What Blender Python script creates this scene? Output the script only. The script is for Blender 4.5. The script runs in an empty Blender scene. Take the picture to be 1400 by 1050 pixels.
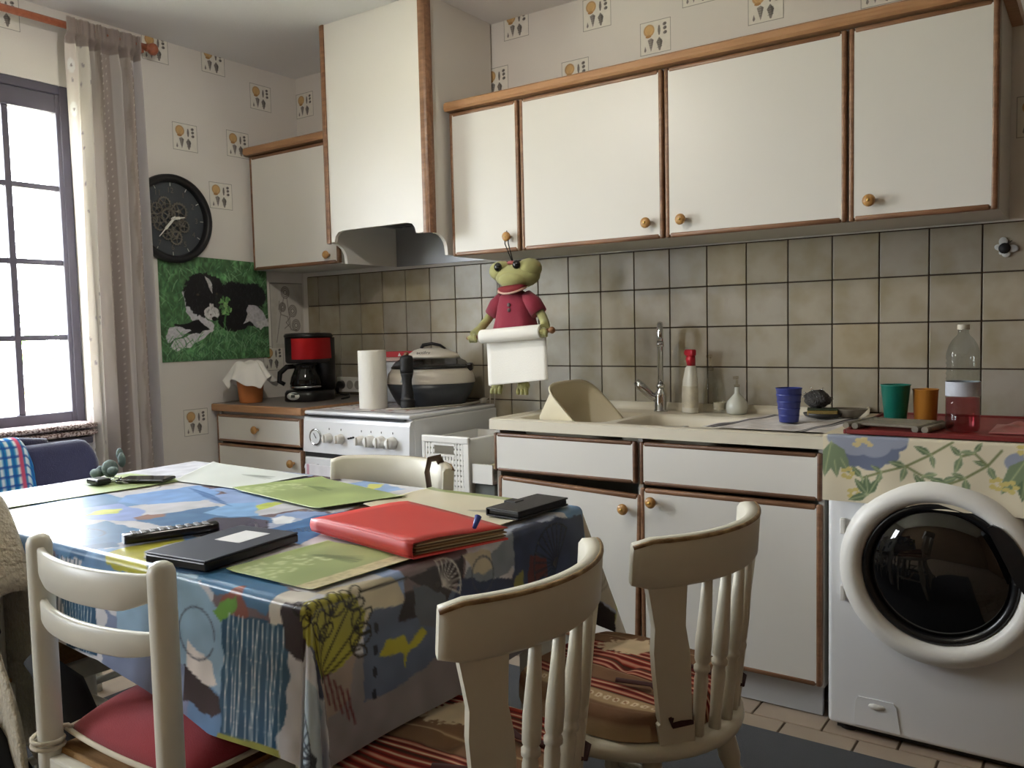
import bpy, bmesh, math, random
import numpy as np
from mathutils import Vector, Matrix, Euler
random.seed(7)
R_ = math.radians
scene = bpy.context.scene
COL = scene.collection

# ------------------------------------------------------------------ camera
F_PX = 1155.57
cam_d = bpy.data.cameras.new('camera')
cam_d.sensor_fit = 'HORIZONTAL'; cam_d.sensor_width = 36.0
cam_d.lens = F_PX / 1400.0 * 36.0
cam_d.clip_start = 0.02
cam = bpy.data.objects.new('camera', cam_d); COL.objects.link(cam)
_yaw, _pit, _rol = R_(-35.11), R_(-3.725), R_(-1.32)
_f = Vector((math.sin(_yaw)*math.cos(_pit), math.cos(_yaw)*math.cos(_pit), math.sin(_pit)))
_r = Vector((math.cos(_yaw), -math.sin(_yaw), 0)); _u = _r.cross(_f)
_r2 = math.cos(_rol)*_r + math.sin(_rol)*_u; _u2 = -math.sin(_rol)*_r + math.cos(_rol)*_u
cam.matrix_world = Matrix(((_r2.x, _u2.x, -_f.x, 3.487), (_r2.y, _u2.y, -_f.y, -3.057), (_r2.z, _u2.z, -_f.z, 1.170), (0, 0, 0, 1)))
scene.camera = cam

# ------------------------------------------------------------------ light
scene.view_settings.view_transform = 'Standard'
scene.view_settings.look = 'None'
scene.view_settings.gamma = 1.0
scene.view_settings.use_curve_mapping = False
scene.view_settings.exposure = -0.36
world = bpy.data.worlds.new('overcast_sky'); scene.world = world; world.use_nodes = True
_nt = world.node_tree; _bg = _nt.nodes['Background']
_bg.inputs[0].default_value = (0.89, 0.945, 1.0, 1); _bg.inputs[1].default_value = 40.0

sun_d = bpy.data.lights.new('sun', 'SUN'); sun_d.energy = 220.0; sun_d.angle = R_(1.0); sun_d.color = (1, .96, .88)
sun = bpy.data.objects.new('sun', sun_d); COL.objects.link(sun); sun.location = (6, 6, 9)
sun.rotation_euler = Vector((-.45, -.30, -1.0)).to_track_quat('-Z', 'Y').to_euler()

def portal(loc, rot, sx, sy):
    l = bpy.data.lights.new('window_portal', 'AREA'); l.shape = 'RECTANGLE'; l.size = sx; l.size_y = sy
    l.cycles.is_portal = True
    o = bpy.data.objects.new('window_portal', l); COL.objects.link(o); o.location = loc; o.rotation_euler = rot
portal((-0.14, -1.67, 1.48), (0, R_(-90), 0), 1.42, 0.98)
portal((-0.14, -3.95, 1.55), (0, R_(-90), 0), 1.2, 0.9)

# ------------------------------------------------------------------ helpers
def lin(c):
    out = []
    for v in c[:3]:
        v = v/255.0
        out.append(v/12.92 if v <= 0.04045 else ((v+0.055)/1.055)**2.4)
    return tuple(out) + (1.0,)

class MB:
    """collects vertices and faces of one mesh"""
    def __init__(s): s.v = []; s.f = []; s.m = []; s.s = []
    def add(s, vs, fs, m=0, sm=False, T=None):
        b = len(s.v)
        if T is not None: vs = [T @ Vector(p) for p in vs]
        s.v += [tuple(p) for p in vs]
        for f in fs:
            s.f.append([i+b for i in f]); s.m.append(m); s.s.append(sm)
        return s
    def box(s, c, d, bev=0.0, T=None, m=0, seg=2):
        """c = centre, d = full sizes"""
        if bev <= 0:
            x, y, z = d[0]/2, d[1]/2, d[2]/2
            vs = [(c[0]+i*x, c[1]+j*y, c[2]+k*z) for i in (-1, 1) for j in (-1, 1) for k in (-1, 1)]
            return s.add(vs, [(0,1,3,2),(4,6,7,5),(0,4,5,1),(2,3,7,6),(0,2,6,4),(1,5,7,3)], m, False, T)
        bm = bmesh.new(); bmesh.ops.create_cube(bm, size=1.0)
        for v in bm.verts: v.co = Vector((v.co.x*d[0], v.co.y*d[1], v.co.z*d[2]))
        bmesh.ops.bevel(bm, geom=bm.edges[:], offset=min(bev, min(d)*0.49), segments=seg, profile=0.5, affect='EDGES')
        bm.verts.index_update()
        vs = [(v.co.x+c[0], v.co.y+c[1], v.co.z+c[2]) for v in bm.verts]
        fs = [[v.index for v in f.verts] for f in bm.faces]
        bm.free(); return s.add(vs, fs, m, seg > 2, T)
    def b2(s, p0, p1, bev=0.0, T=None, m=0, seg=2):
        return s.box([(a+b)/2 for a, b in zip(p0, p1)], [abs(b-a) for a, b in zip(p0, p1)], bev, T, m, seg)
    def loft(s, rings, m=0, sm=True, cap=True, closed=True, T=None, loop=False):
        n = len(rings[0]); vs = [p for r in rings for p in r]; fs = []
        k = len(rings)
        for i in range(k if loop else k-1):
            i2 = (i+1) % k
            for j in range(n if closed else n-1):
                j2 = (j+1) % n
                fs.append((i*n+j, i*n+j2, i2*n+j2, i2*n+j))
        s.add(vs, fs, m, sm, T)
        if cap and not loop:
            s.add(rings[0], [list(range(n))[::-1]], m, False, T); s.add(rings[-1], [list(range(n))], m, False, T)
        return s
    def lathe(s, prof, n=24, c=(0, 0, 0), m=0, T=None, cap=True, sm=True, sx=1, sy=1):
        rings = [[(c[0]+sx*r*math.cos(2*math.pi*j/n), c[1]+sy*r*math.sin(2*math.pi*j/n), c[2]+z) for j in range(n)] for r, z in prof]
        return s.loft(rings, m, sm, cap, True, T)
    def tube(s, pts, r, n=8, m=0, T=None, cap=True, flat=1.0):
        pts = [Vector(p) for p in pts]; rr = r if isinstance(r, (list, tuple)) else [r]*len(pts)
        up = None; rings = []
        for i, p in enumerate(pts):
            t = (pts[min(i+1, len(pts)-1)]-pts[max(i-1, 0)])
            t = t.normalized() if t.length > 1e-9 else Vector((0, 0, 1))
            if up is None:
                a = Vector((0, 0, 1)) if abs(t.z) < 0.9 else Vector((1, 0, 0)); up = (a - a.dot(t)*t).normalized()
            else:
                up = up - up.dot(t)*t; up = up.normalized() if up.length > 1e-6 else Vector((1, 0, 0))
            w = t.cross(up)
            rings.append([p + rr[i]*(math.cos(2*math.pi*j/n)*up*flat + math.sin(2*math.pi*j/n)*w) for j in range(n)])
        return s.loft(rings, m, True, cap, True, T)
    def cyl(s, p0, p1, r0, r1=None, n=16, m=0, T=None):
        return s.tube([p0, p1], [r0, r1 if r1 is not None else r0], n, m, T)
    def ball(s, c, r, n=14, m=0, T=None):
        if not isinstance(r, (list, tuple)): r = (r, r, r)
        k = n//2; rings = []
        for i in range(k+1):
            a = math.pi*i/k; a = min(max(a, 0.02), math.pi-0.02)
            rings.append([(c[0]+r[0]*math.sin(a)*math.cos(2*math.pi*j/n), c[1]+r[1]*math.sin(a)*math.sin(2*math.pi*j/n), c[2]-r[2]*math.cos(a)) for j in range(n)])
        return s.loft(rings, m, True, True, True, T)
    def prism(s, poly, h0, h1, axis='z', m=0, T=None):
        """poly = 2D outline; axis: z -> (x,y), y -> (x,z), x -> (y,z)"""
        def P(a, b, h): return {'z': (a, b, h), 'y': (a, h, b), 'x': (h, a, b)}[axis]
        n = len(poly); vs = [P(a, b, h0) for a, b in poly]+[P(a, b, h1) for a, b in poly]
        fs = [list(range(n)), list(range(2*n-1, n-1, -1))]+[(i, i+n, (i+1) % n+n, (i+1) % n) for i in range(n)]
        return s.add(vs, fs, m, False, T)
    def surf(s, fn, nu, nv, m=0, T=None, thick=0.0):
        vs = [Vector(fn(i/nu, j/nv)) for j in range(nv+1) for i in range(nu+1)]
        fs = [(j*(nu+1)+i, j*(nu+1)+i+1, (j+1)*(nu+1)+i+1, (j+1)*(nu+1)+i) for j in range(nv) for i in range(nu)]
        s.add(vs, fs, m, True, T)
        if thick:
            no = [Vector((0, 0, 0)) for _ in vs]
            for f in fs:
                k = (vs[f[1]]-vs[f[0]]).cross(vs[f[3]]-vs[f[0]])
                for i in f: no[i] += k
            v2 = [p - (k.normalized()*thick if k.length > 1e-12 else Vector((0, 0, thick))) for p, k in zip(vs, no)]
            s.add(v2, [f[::-1] for f in fs], m, True, T)
            bd = [i for i in range(nu+1)]+[j*(nu+1)+nu for j in range(1, nv+1)]+[nv*(nu+1)+i for i in range(nu-1, -1, -1)]+[j*(nu+1) for j in range(nv-1, 0, -1)]
            k = len(bd); s.add([vs[i] for i in bd]+[v2[i] for i in bd], [(i, (i+1) % k, (i+1) % k+k, i+k) for i in range(k)][::1], m, False, T)
        return s
    def mesh(s, name):
        me = bpy.data.meshes.new(name); me.from_pydata(s.v, [], s.f)
        me.polygons.foreach_set('material_index', s.m); me.polygons.foreach_set('use_smooth', s.s)
        bm = bmesh.new(); bm.from_mesh(me); bmesh.ops.remove_doubles(bm, verts=bm.verts, dist=1e-6)
        bmesh.ops.recalc_face_normals(bm, faces=bm.faces); bm.to_mesh(me); bm.free()
        return me

def link(name, data, mats=None, parent=None):
    o = bpy.data.objects.new(name, data); COL.objects.link(o)
    if mats is not None:
        for m in (mats if isinstance(mats, (list, tuple)) else [mats]): data.materials.append(m)
    if parent is not None: o.parent = parent
    return o

def root_loc(o):
    while o.parent is not None: o = o.parent
    return o.location.copy()

def obj(name, mb, mats, parent=None, world=False):
    """one mesh object; world=True: mesh built in world coordinates and moved into the (unrotated) parent's frame"""
    if world and parent is not None:
        l = root_loc(parent); mb.v = [(p[0]-l.x, p[1]-l.y, p[2]-l.z) for p in mb.v]
    return link(name, mb.mesh(name), mats, parent)

def tag(o, label, cat, group=None):
    o['label'] = label; o['category'] = cat
    if group: o['group'] = group
    return o

def thing(name, label, cat, loc=(0, 0, 0), rz=0.0, group=None):
    o = bpy.data.objects.new(name, None); COL.objects.link(o); o.empty_display_size = 0.05
    o.location = loc; o.rotation_euler = (0, 0, R_(rz)); return tag(o, label, cat, group)

def struct(o): o['kind'] = 'structure'; return o

def copy_tree(o, parent=None):
    c = o.copy(); COL.objects.link(c)
    if parent is not None: c.parent = parent
    for ch in [x for x in o.children]: copy_tree(ch, c)
    return c

def text_mesh(body, size, ext=0.0004, align='CENTER'):
    cu = bpy.data.curves.new('lettering', 'FONT'); cu.body = body; cu.size = size; cu.align_x = align; cu.align_y = 'CENTER'; cu.extrude = ext
    o = bpy.data.objects.new('lettering', cu); COL.objects.link(o)
    bpy.context.view_layer.update()
    me = bpy.data.meshes.new_from_object(o.evaluated_get(bpy.context.evaluated_depsgraph_get()))
    bpy.data.objects.remove(o); me.materials.clear(); return me

def text_obj(name, body, size, mat, T, parent):
    me = text_mesh(body, size); me.transform(T); return link(name, me, mat, parent)

# ------------------------------------------------------------------ materials
def newmat(name):
    m = bpy.data.materials.new(name); m.use_nodes = True
    nt = m.node_tree; return m, nt, nt.nodes, nt.links, nt.nodes['Principled BSDF']

def mat(name, rgb, rough=0.5, metal=0.0, var=0.06, vs=6.0, bump=0.0, bs=150.0, spec=0.5, coat=0.0, trans=0.0, sheen=0.0, stretch=None):
    m, nt, N, L, b = newmat(name)
    b.inputs['Roughness'].default_value = rough; b.inputs['Metallic'].default_value = metal
    b.inputs['Specular IOR Level'].default_value = spec; b.inputs['Coat Weight'].default_value = coat
    if sheen: b.inputs['Sheen Weight'].default_value = sheen
    if trans: b.inputs['Transmission Weight'].default_value = trans
    tc = N.new('ShaderNodeTexCoord'); src = tc.outputs['Object']
    if stretch:
        mp = N.new('ShaderNodeMapping'); mp.inputs['Scale'].default_value = stretch; L.new(src, mp.inputs[0]); src = mp.outputs[0]
    c = lin(rgb)
    if var:
        nz = N.new('ShaderNodeTexNoise'); nz.inputs['Scale'].default_value = vs; nz.inputs['Detail'].default_value = 4; L.new(src, nz.inputs['Vector'])
        mx = N.new('ShaderNodeMix'); mx.data_type = 'RGBA'
        mx.inputs[6].default_value = tuple(max(0, v*(1-var*2)) for v in c[:3])+(1,); mx.inputs[7].default_value = tuple(min(1, v*(1+var*2)) for v in c[:3])+(1,)
        L.new(nz.outputs['Fac'], mx.inputs[0]); L.new(mx.outputs[2], b.inputs['Base Color'])
    else: b.inputs['Base Color'].default_value = c
    if bump:
        n2 = N.new('ShaderNodeTexNoise'); n2.inputs['Scale'].default_value = bs; n2.inputs['Detail'].default_value = 3; L.new(src, n2.inputs['Vector'])
        bp = N.new('ShaderNodeBump'); bp.inputs['Strength'].default_value = bump; bp.inputs['Distance'].default_value = 0.01
        L.new(n2.outputs['Fac'], bp.inputs['Height']); L.new(bp.outputs[0], b.inputs['Normal'])
    return m

def wood(name, c1, c2, rough=0.4, stretch=(6, 60, 60), spec=0.5):
    m, nt, N, L, b = newmat(name); b.inputs['Roughness'].default_value = rough; b.inputs['Specular IOR Level'].default_value = spec
    tc = N.new('ShaderNodeTexCoord'); mp = N.new('ShaderNodeMapping'); mp.inputs['Scale'].default_value = stretch; L.new(tc.outputs['Object'], mp.inputs[0])
    nz = N.new('ShaderNodeTexNoise'); nz.inputs['Scale'].default_value = 1.0; nz.inputs['Detail'].default_value = 6; nz.inputs['Distortion'].default_value = 0.6; L.new(mp.outputs[0], nz.inputs['Vector'])
    rp = N.new('ShaderNodeValToRGB'); rp.color_ramp.elements[0].position = 0.3; rp.color_ramp.elements[0].color = lin(c1); rp.color_ramp.elements[1].position = 0.7; rp.color_ramp.elements[1].color = lin(c2)
    L.new(nz.outputs['Fac'], rp.inputs[0]); L.new(rp.outputs[0], b.inputs['Base Color']); return m

def printmat(name, rough=0.6, spec=0.4, translucent=0.0, bump=0.0, bs=200):
    m, nt, N, L, b = newmat(name); b.inputs['Roughness'].default_value = rough; b.inputs['Specular IOR Level'].default_value = spec
    a = N.new('ShaderNodeAttribute'); a.attribute_name = 'print_colour'; L.new(a.outputs['Color'], b.inputs['Base Color'])
    if bump:
        tc = N.new('ShaderNodeTexCoord'); n2 = N.new('ShaderNodeTexNoise'); n2.inputs['Scale'].default_value = bs; L.new(tc.outputs['Object'], n2.inputs['Vector'])
        bp = N.new('ShaderNodeBump'); bp.inputs['Strength'].default_value = bump; bp.inputs['Distance'].default_value = 0.01; L.new(n2.outputs['Fac'], bp.inputs['Height']); L.new(bp.outputs[0], b.inputs['Normal'])
    if translucent:
        t = N.new('ShaderNodeBsdfTranslucent'); L.new(a.outputs['Color'], t.inputs[0]); mx = N.new('ShaderNodeMixShader'); mx.inputs[0].default_value = translucent
        L.new(b.outputs[0], mx.inputs[1]); L.new(t.outputs[0], mx.inputs[2]); L.new(mx.outputs[0], N['Material Output'].inputs[0])
    return m

def clear(name, rgb=(255, 255, 255), refl=0.06, rough=0.02, fres=True):
    """thin clear sheet: light passes, a little mirror reflection"""
    m, nt, N, L, b = newmat(name); N.remove(b)
    t = N.new('ShaderNodeBsdfTransparent'); t.inputs[0].default_value = lin(rgb); g = N.new('ShaderNodeBsdfGlossy'); g.inputs['Roughness'].default_value = rough
    mx = N.new('ShaderNodeMixShader'); mx.inputs[0].default_value = refl
    if fres:
        lw = N.new('ShaderNodeLayerWeight'); pw = N.new('ShaderNodeMath'); pw.operation = 'POWER'; pw.inputs[1].default_value = 4.0; ma = N.new('ShaderNodeMath'); ma.operation = 'MULTIPLY_ADD'; ma.inputs[1].default_value = .38; ma.inputs[2].default_value = refl*.6
        L.new(lw.outputs['Facing'], pw.inputs[0]); L.new(pw.outputs[0], ma.inputs[0]); L.new(ma.outputs[0], mx.inputs[0])
    L.new(t.outputs[0], mx.inputs[1]); L.new(g.outputs[0], mx.inputs[2]); L.new(mx.outputs[0], N['Material Output'].inputs[0]); return m

# ------------------------------------------------------------------ flat prints: colours painted on a fine grid
def vnoise(X, Y, scale, seed=0):
    rs = np.random.RandomState(seed); G = rs.rand(97, 97)
    x = X*scale; y = Y*scale; xi = np.floor(x).astype(int); yi = np.floor(y).astype(int); fx = x-xi; fy = y-yi
    fx = fx*fx*(3-2*fx); fy = fy*fy*(3-2*fy)
    g = lambda a, b: G[b % 97, a % 97]
    return (g(xi, yi)*(1-fx)+g(xi+1, yi)*fx)*(1-fy)+(g(xi, yi+1)*(1-fx)+g(xi+1, yi+1)*fx)*fy

class Cv:
    def __init__(s, x0, y0, x1, y1, res, bg):
        s.nx = int(round((x1-x0)/res))+1; s.ny = int(round((y1-y0)/res))+1
        s.x = np.linspace(x0, x1, s.nx); s.y = np.linspace(y0, y1, s.ny); s.res = res
        s.X, s.Y = np.meshgrid(s.x, s.y); s.A = np.empty((s.ny, s.nx, 3)); s.A[:] = np.array(bg)/255.0
    def sl(s, xa, xb, ya, yb):
        i0, i1 = np.searchsorted(s.x, [xa, xb]); j0, j1 = np.searchsorted(s.y, [ya, yb])
        return (slice(max(j0-1, 0), j1+1), slice(max(i0-1, 0), i1+1))
    def put(s, S, m, c):
        m = np.clip(m, 0, 1)[..., None]; s.A[S] = s.A[S]*(1-m)+np.array(c)/255.0*m
    def ell(s, cx, cy, rx, ry, c, rot=0.0, soft=0.08, rag=0.0, a=1.0):
        q = max(rx, ry)*(1.2+rag); S = s.sl(cx-q, cx+q, cy-q, cy+q); X = s.X[S]-cx; Y = s.Y[S]-cy
        if X.size == 0: return
        k = R_(rot); d = np.hypot((X*math.cos(k)+Y*math.sin(k))/rx, (-X*math.sin(k)+Y*math.cos(k))/ry)
        if rag: d = d+rag*(vnoise(s.X[S], s.Y[S], 140, 3)-.5)+rag*(vnoise(s.X[S], s.Y[S], 40, 4)-.5)
        s.put(S, a*((1-d)/max(soft, 1e-3)+.5), c)
    def poly(s, pts, c, rag=0.0, a=1.0, seed=1):
        xs = [p[0] for p in pts]; ys = [p[1] for p in pts]; S = s.sl(min(xs)-rag, max(xs)+rag, min(ys)-rag, max(ys)+rag)
        X = s.X[S].copy(); Y = s.Y[S].copy()
        if X.size == 0: return
        if rag:
            X0, Y0 = X.copy(), Y.copy()
            X += rag*2*(vnoise(X0, Y0, 40, seed)-.5)+rag*.5*(vnoise(X0, Y0, 110, seed+5)-.5); Y += rag*2*(vnoise(X0, Y0, 40, seed+9)-.5)+rag*.5*(vnoise(X0, Y0, 110, seed+15)-.5)
        n = len(pts); acc = np.zeros(X.shape)
        for ox, oy in ((-.27, -.1), (.1, -.27), (.27, .1), (-.1, .27)):
            Xs = X+ox*s.res; Ys = Y+oy*s.res; ins = np.zeros(X.shape, bool)
            for i in range(n):
                (xa, ya), (xb, yb) = pts[i], pts[(i+1) % n]
                if abs(yb-ya) < 1e-12: continue
                ins ^= ((ya > Ys) != (yb > Ys)) & (Xs < (xb-xa)*(Ys-ya)/(yb-ya)+xa)
            acc += ins*.25
        s.put(S, a*acc, c)
    def line(s, pts, w, c, a=1.0):
        for (xa, ya), (xb, yb) in zip(pts[:-1], pts[1:]):
            q = w+s.res*1.5; S = s.sl(min(xa, xb)-q, max(xa, xb)+q, min(ya, yb)-q, max(ya, yb)+q); X = s.X[S]; Y = s.Y[S]
            if X.size == 0: continue
            dx, dy = xb-xa, yb-ya; l2 = dx*dx+dy*dy+1e-12; t = np.clip(((X-xa)*dx+(Y-ya)*dy)/l2, 0, 1)
            d = np.hypot(X-xa-t*dx, Y-ya-t*dy); s.put(S, a*((w/2-d)/s.res+.7), c)
    def mottle(s, amt, scale, seed=0):
        s.A *= (1+amt*(vnoise(s.X, s.Y, scale, seed)[..., None]-.5)*2); s.A = np.clip(s.A, 0, 1)
    def mesh(s, name, fn, mats):
        """fn(X, Y) -> three arrays"""
        x, y, z = fn(s.X, s.Y); co = np.stack([x, y, z], -1).reshape(-1, 3).astype(np.float32)
        i, j = np.meshgrid(np.arange(s.nx-1), np.arange(s.ny-1)); b = (j*s.nx+i).ravel()
        q = np.stack([b, b+1, b+1+s.nx, b+s.nx], -1).astype(np.int32); nf = len(q)
        me = bpy.data.meshes.new(name); me.vertices.add(len(co)); me.vertices.foreach_set('co', co.ravel())
        me.loops.add(nf*4); me.loops.foreach_set('vertex_index', q.ravel()); me.polygons.add(nf)
        me.polygons.foreach_set('loop_start', np.arange(0, nf*4, 4, dtype=np.int32)); me.polygons.foreach_set('loop_total', np.full(nf, 4, np.int32))
        me.polygons.foreach_set('use_smooth', np.ones(nf, bool)); me.update(calc_edges=True)
        a = me.attributes.new('print_colour', 'FLOAT_COLOR', 'POINT'); A = np.clip(s.A.reshape(-1, 3), 0, 1)
        l = np.where(A <= 0.04045, A/12.92, ((A+0.055)/1.055)**2.4); a.data.foreach_set('color', np.c_[l, np.ones(len(l))].astype(np.float32).ravel())
        for m in (mats if isinstance(mats, (list, tuple)) else [mats]): me.materials.append(m)
        return me
LAMP_W = 31

# ------------------------------------------------------------------ shared materials
M = {}
M['wallpaper'] = mat('wallpaper', (230, 226, 220), 0.85, var=0.015, vs=3, bump=0.15, bs=260)
M['ceiling'] = mat('ceiling_paint', (235, 235, 235), 0.9, var=0.01, vs=2, bump=0.08, bs=120)
M['plaster'] = mat('plaster', (215, 210, 200), 0.9, var=0.02)
M['laminate'] = mat('white_laminate', (226, 223, 216), 0.38, var=0.012, vs=4)
M['carcass'] = mat('cabinet_carcass', (205, 203, 196), 0.5, var=0.02)
M['wood'] = wood('oak_edge', (112, 78, 54), (142, 104, 76), 0.38)
M['wood_dark'] = wood('dark_oak_edge', (92, 64, 46), (120, 86, 62), 0.4)
M['wood_light'] = wood('varnished_beech', (160, 116, 80), (178, 136, 98), 0.4)
M['knob'] = wood('turned_knob', (168, 122, 66), (190, 146, 88), 0.3, (40, 40, 40))
M['brass'] = mat('brass_pin', (205, 170, 95), 0.3, metal=0.9, var=0.02)
M['white_enamel'] = mat('white_enamel', (232, 233, 235), 0.22, var=0.008, coat=0.2)
M['white_plastic'] = mat('white_plastic', (232, 230, 224), 0.35, var=0.01)
M['black_plastic'] = mat('black_plastic', (20, 20, 22), 0.28, var=0.05)
M['black_rubber'] = mat('black_rubber', (22, 22, 23), 0.6, var=0.05)
M['dark_void'] = mat('dark_interior', (28, 26, 25), 0.7, var=0.05)
M['chrome'] = mat('chrome', (210, 212, 215), 0.12, metal=1.0, var=0.02)
M['chair_paint'] = mat('worn_cream_paint', (212, 207, 190), 0.42, var=0.05, vs=9)
M['white_paint'] = mat('cream_white_paint', (222, 220, 208), 0.36, var=0.02, vs=5)
M['resin'] = mat('cream_resin', (222, 214, 194), 0.4, var=0.03, vs=14, bump=0.03, bs=300)
M['paper'] = mat('kitchen_paper', (240, 237, 228), 0.9, var=0.02, bump=0.15, bs=220)
M['glass'] = clear('window_glass')
M['clear_plastic'] = clear('clear_plastic', (252, 253, 252))
M['print'] = printmat('matt_print', 0.6)
M['motif'] = printmat('wallpaper_print', 0.85, 0.2)

# ------------------------------------------------------------------ room shell
CEIL = 2.495; RX = 5.2; RY = -5.0
fl = struct(obj('floor', MB().b2((-0.15, RY-.15, -0.12), (RX+.15, 0.15, -0.004)), mat('floor_grout', (92, 78, 64), 0.9)))
mt = mat('floor_tile_glaze', (164, 148, 130), 0.32, var=0.10, vs=7)
FP = 0.203
tile_me = MB().b2((-FP/2+.003, -FP/2+.003, -.012), (FP/2-.003, FP/2-.003, 0), 0.002).mesh('floor_tile'); tile_me.materials.append(mt)
rest = MB()
for j in range(-22, 3):
    y = -.634 + FP*(j+.5); off = 0.0 if j % 2 else .5
    for i in range(-14, 13):
        x = 2.738 + FP*(i+.5+off)
        if x < .1 or x > RX-.1 or y < RY+.1 or y > -.1: continue
        if 2.2 < x < 3.6 and y > -1.75:
            o = link('floor_tile', tile_me, None, fl); o.location = (x, y, 0)
        else: rest.b2((x-FP/2+.003, y-FP/2+.003, -.012), (x+FP/2-.003, y+FP/2-.003, 0))
o = obj('floor_tile_field', rest, mt, fl); o['kind'] = 'stuff'
struct(obj('ceiling', MB().b2((-0.15, RY-.15, CEIL), (RX+.15, 0.15, CEIL+.12)), M['ceiling']))
wb = struct(obj('wall_back', MB().b2((-0.15, 0, 0), (RX+.15, 0.15, CEIL)), M['wallpaper']))
WY0, WY1, WZ0, WZ1 = -2.16, -1.20, 0.785, 2.195
QY0, QY1, QZ0, QZ1 = -4.40, -3.50, 0.95, 2.15
w = MB(); w.b2((-.15, RY, 0), (0, QY0, CEIL)); w.b2((-.15, QY1, 0), (0, WY0, CEIL)); w.b2((-.15, WY1, 0), (0, 0, CEIL))
for a, b_, c0, c1 in ((WY0, WY1, WZ0, WZ1), (QY0, QY1, QZ0, QZ1)): w.b2((-.15, a, 0), (0, b_, c0)); w.b2((-.15, a, c1), (0, b_, CEIL))
wl = struct(obj('wall_left', w, M['wallpaper']))
struct(obj('wall_right', MB().b2((RX, RY, 0), (RX+.15, 0, CEIL)), wood('panelled_wall', (96, 70, 46), (120, 90, 62), .6, (60, 60, 4))))
w = MB().b2((-.15, RY-.15, 0), (RX+.15, RY, CEIL))
struct(obj('wall_rear', w, mat('tan_wall', (136, 112, 84), .9)))

# window in the left wall: two casements of three by four panes
fr_m = mat('dark_window_paint', (86, 82, 96), 0.5, var=0.06)
win = struct(bpy.data.objects.new('window_1', None)); COL.objects.link(win); win.location = (0, (WY0+WY1)/2, WZ0)
g = MB(); t = .035
for a in ((WY0, WY0+t, WZ0, WZ1), (WY1-t, WY1, WZ0, WZ1)): g.b2((-.12, a[0], a[2]), (-.005, a[1], a[3]), .003)
g.b2((-.12, WY0+t, WZ1-t), (-.005, WY1-t, WZ1), .003); g.b2((-.12, WY0+t, WZ0), (-.005, WY1-t, WZ0+t), .003)
obj('window_frame', g, fr_m, win, True)
zr = [0.878, 1.178, 1.482, 1.783, 2.078]
for yb, ya in ((-1.25, -1.635), (-1.725, -2.11)):
    for nm, p0, p1 in (('stile', (-.06, yb, WZ0+t), (-.012, yb+.045, WZ1-t)), ('stile', (-.06, ya-.045, WZ0+t), (-.012, ya, WZ1-t)),
                       ('rail', (-.06, ya, 2.085), (-.012, yb, WZ1-t)), ('rail', (-.06, ya, WZ0+t), (-.012, yb, .872))):
        obj(nm, MB().b2(p0, p1, .004), fr_m, win, True)
    ys = [yb, yb-.1925, ya]
    for y in ys[1:2]: obj('glazing_bar', MB().b2((-.05, y-.013, .872), (-.02, y+.013, 2.085), .003), fr_m, win, True)
    for z in zr[1:4]: obj('glazing_bar', MB().b2((-.048, ya, z-.011), (-.022, yb, z+.011), .003), fr_m, win, True)
    for i in range(2):
        for k in range(4):
            obj('pane', MB().b2((-.037, ys[i+1], zr[k]), (-.033, ys[i], zr[k+1])), M['glass'], win, True)
obj('window_sill', MB().b2((0.0, WY0-.05, .752), (.16, WY1-.06, .78), .006), fr_m, win, True)

# second window behind the viewer
win2 = struct(bpy.data.objects.new('window_2', None)); COL.objects.link(win2); win2.location = (0, (QY0+QY1)/2, QZ0)
g = MB(); qm = (QY0+QY1)/2; g.b2((-.10, QY0, QZ0), (-.02, QY0+.06, QZ1), .004); g.b2((-.10, QY1-.06, QZ0), (-.02, QY1, QZ1), .004)
g.b2((-.10, QY0+.06, QZ0), (-.02, QY1-.06, QZ0+.06), .004); g.b2((-.10, QY0+.06, QZ1-.06), (-.02, QY1-.06, QZ1), .004); g.b2((-.09, qm-.03, QZ0+.06), (-.03, qm+.03, QZ1-.06), .004)
obj('window_frame', g, fr_m, win2, True)
for a, b_ in ((QY0+.06, qm-.03), (qm+.03, QY1-.06)): obj('pane', MB().b2((-.062, a, QZ0+.06), (-.058, b_, QZ1-.06)), M['glass'], win2, True)

# wall tiles, each its own piece
obj('tile_grout', MB().b2((.04, -.004, .70), (RX, 0, 1.467)), mat('brown_grout', (66, 54, 40), 0.9), wb)
def tile_material():
    m, nt, N, L, b = newmat('glazed_wall_tile'); b.inputs['Roughness'].default_value = 0.32
    oi = N.new('ShaderNodeObjectInfo'); rp = N.new('ShaderNodeValToRGB'); e = rp.color_ramp.elements
    e[0].color = lin((160, 153, 138)); e[1].color = lin((168, 156, 130)); x = e.new(.35); x.color = lin((168, 160, 142)); x = e.new(.7); x.color = lin((160, 155, 145))
    L.new(oi.outputs['Random'], rp.inputs[0])
    ge = N.new('ShaderNodeNewGeometry'); nz = N.new('ShaderNodeTexNoise'); nz.inputs['Scale'].default_value = 9; nz.inputs['Detail'].default_value = 3; L.new(ge.outputs['Position'], nz.inputs['Vector'])
    r2 = N.new('ShaderNodeValToRGB'); r2.color_ramp.elements[0].position = .32; r2.color_ramp.elements[0].color = lin((232, 228, 212)); r2.color_ramp.elements[1].position = .6; r2.color_ramp.elements[1].color = (1, 1, 1, 1)
    L.new(nz.outputs['Fac'], r2.inputs[0]); mx = N.new('ShaderNodeMix'); mx.data_type = 'RGBA'; mx.blend_type = 'MULTIPLY'; mx.inputs[0].default_value = 1.0
    L.new(rp.outputs[0], mx.inputs[6]); L.new(r2.outputs[0], mx.inputs[7]); L.new(mx.outputs[2], b.inputs['Base Color']); return m
M['tile'] = tile_material()
TP = 0.152; GW = 0.0045
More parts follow.
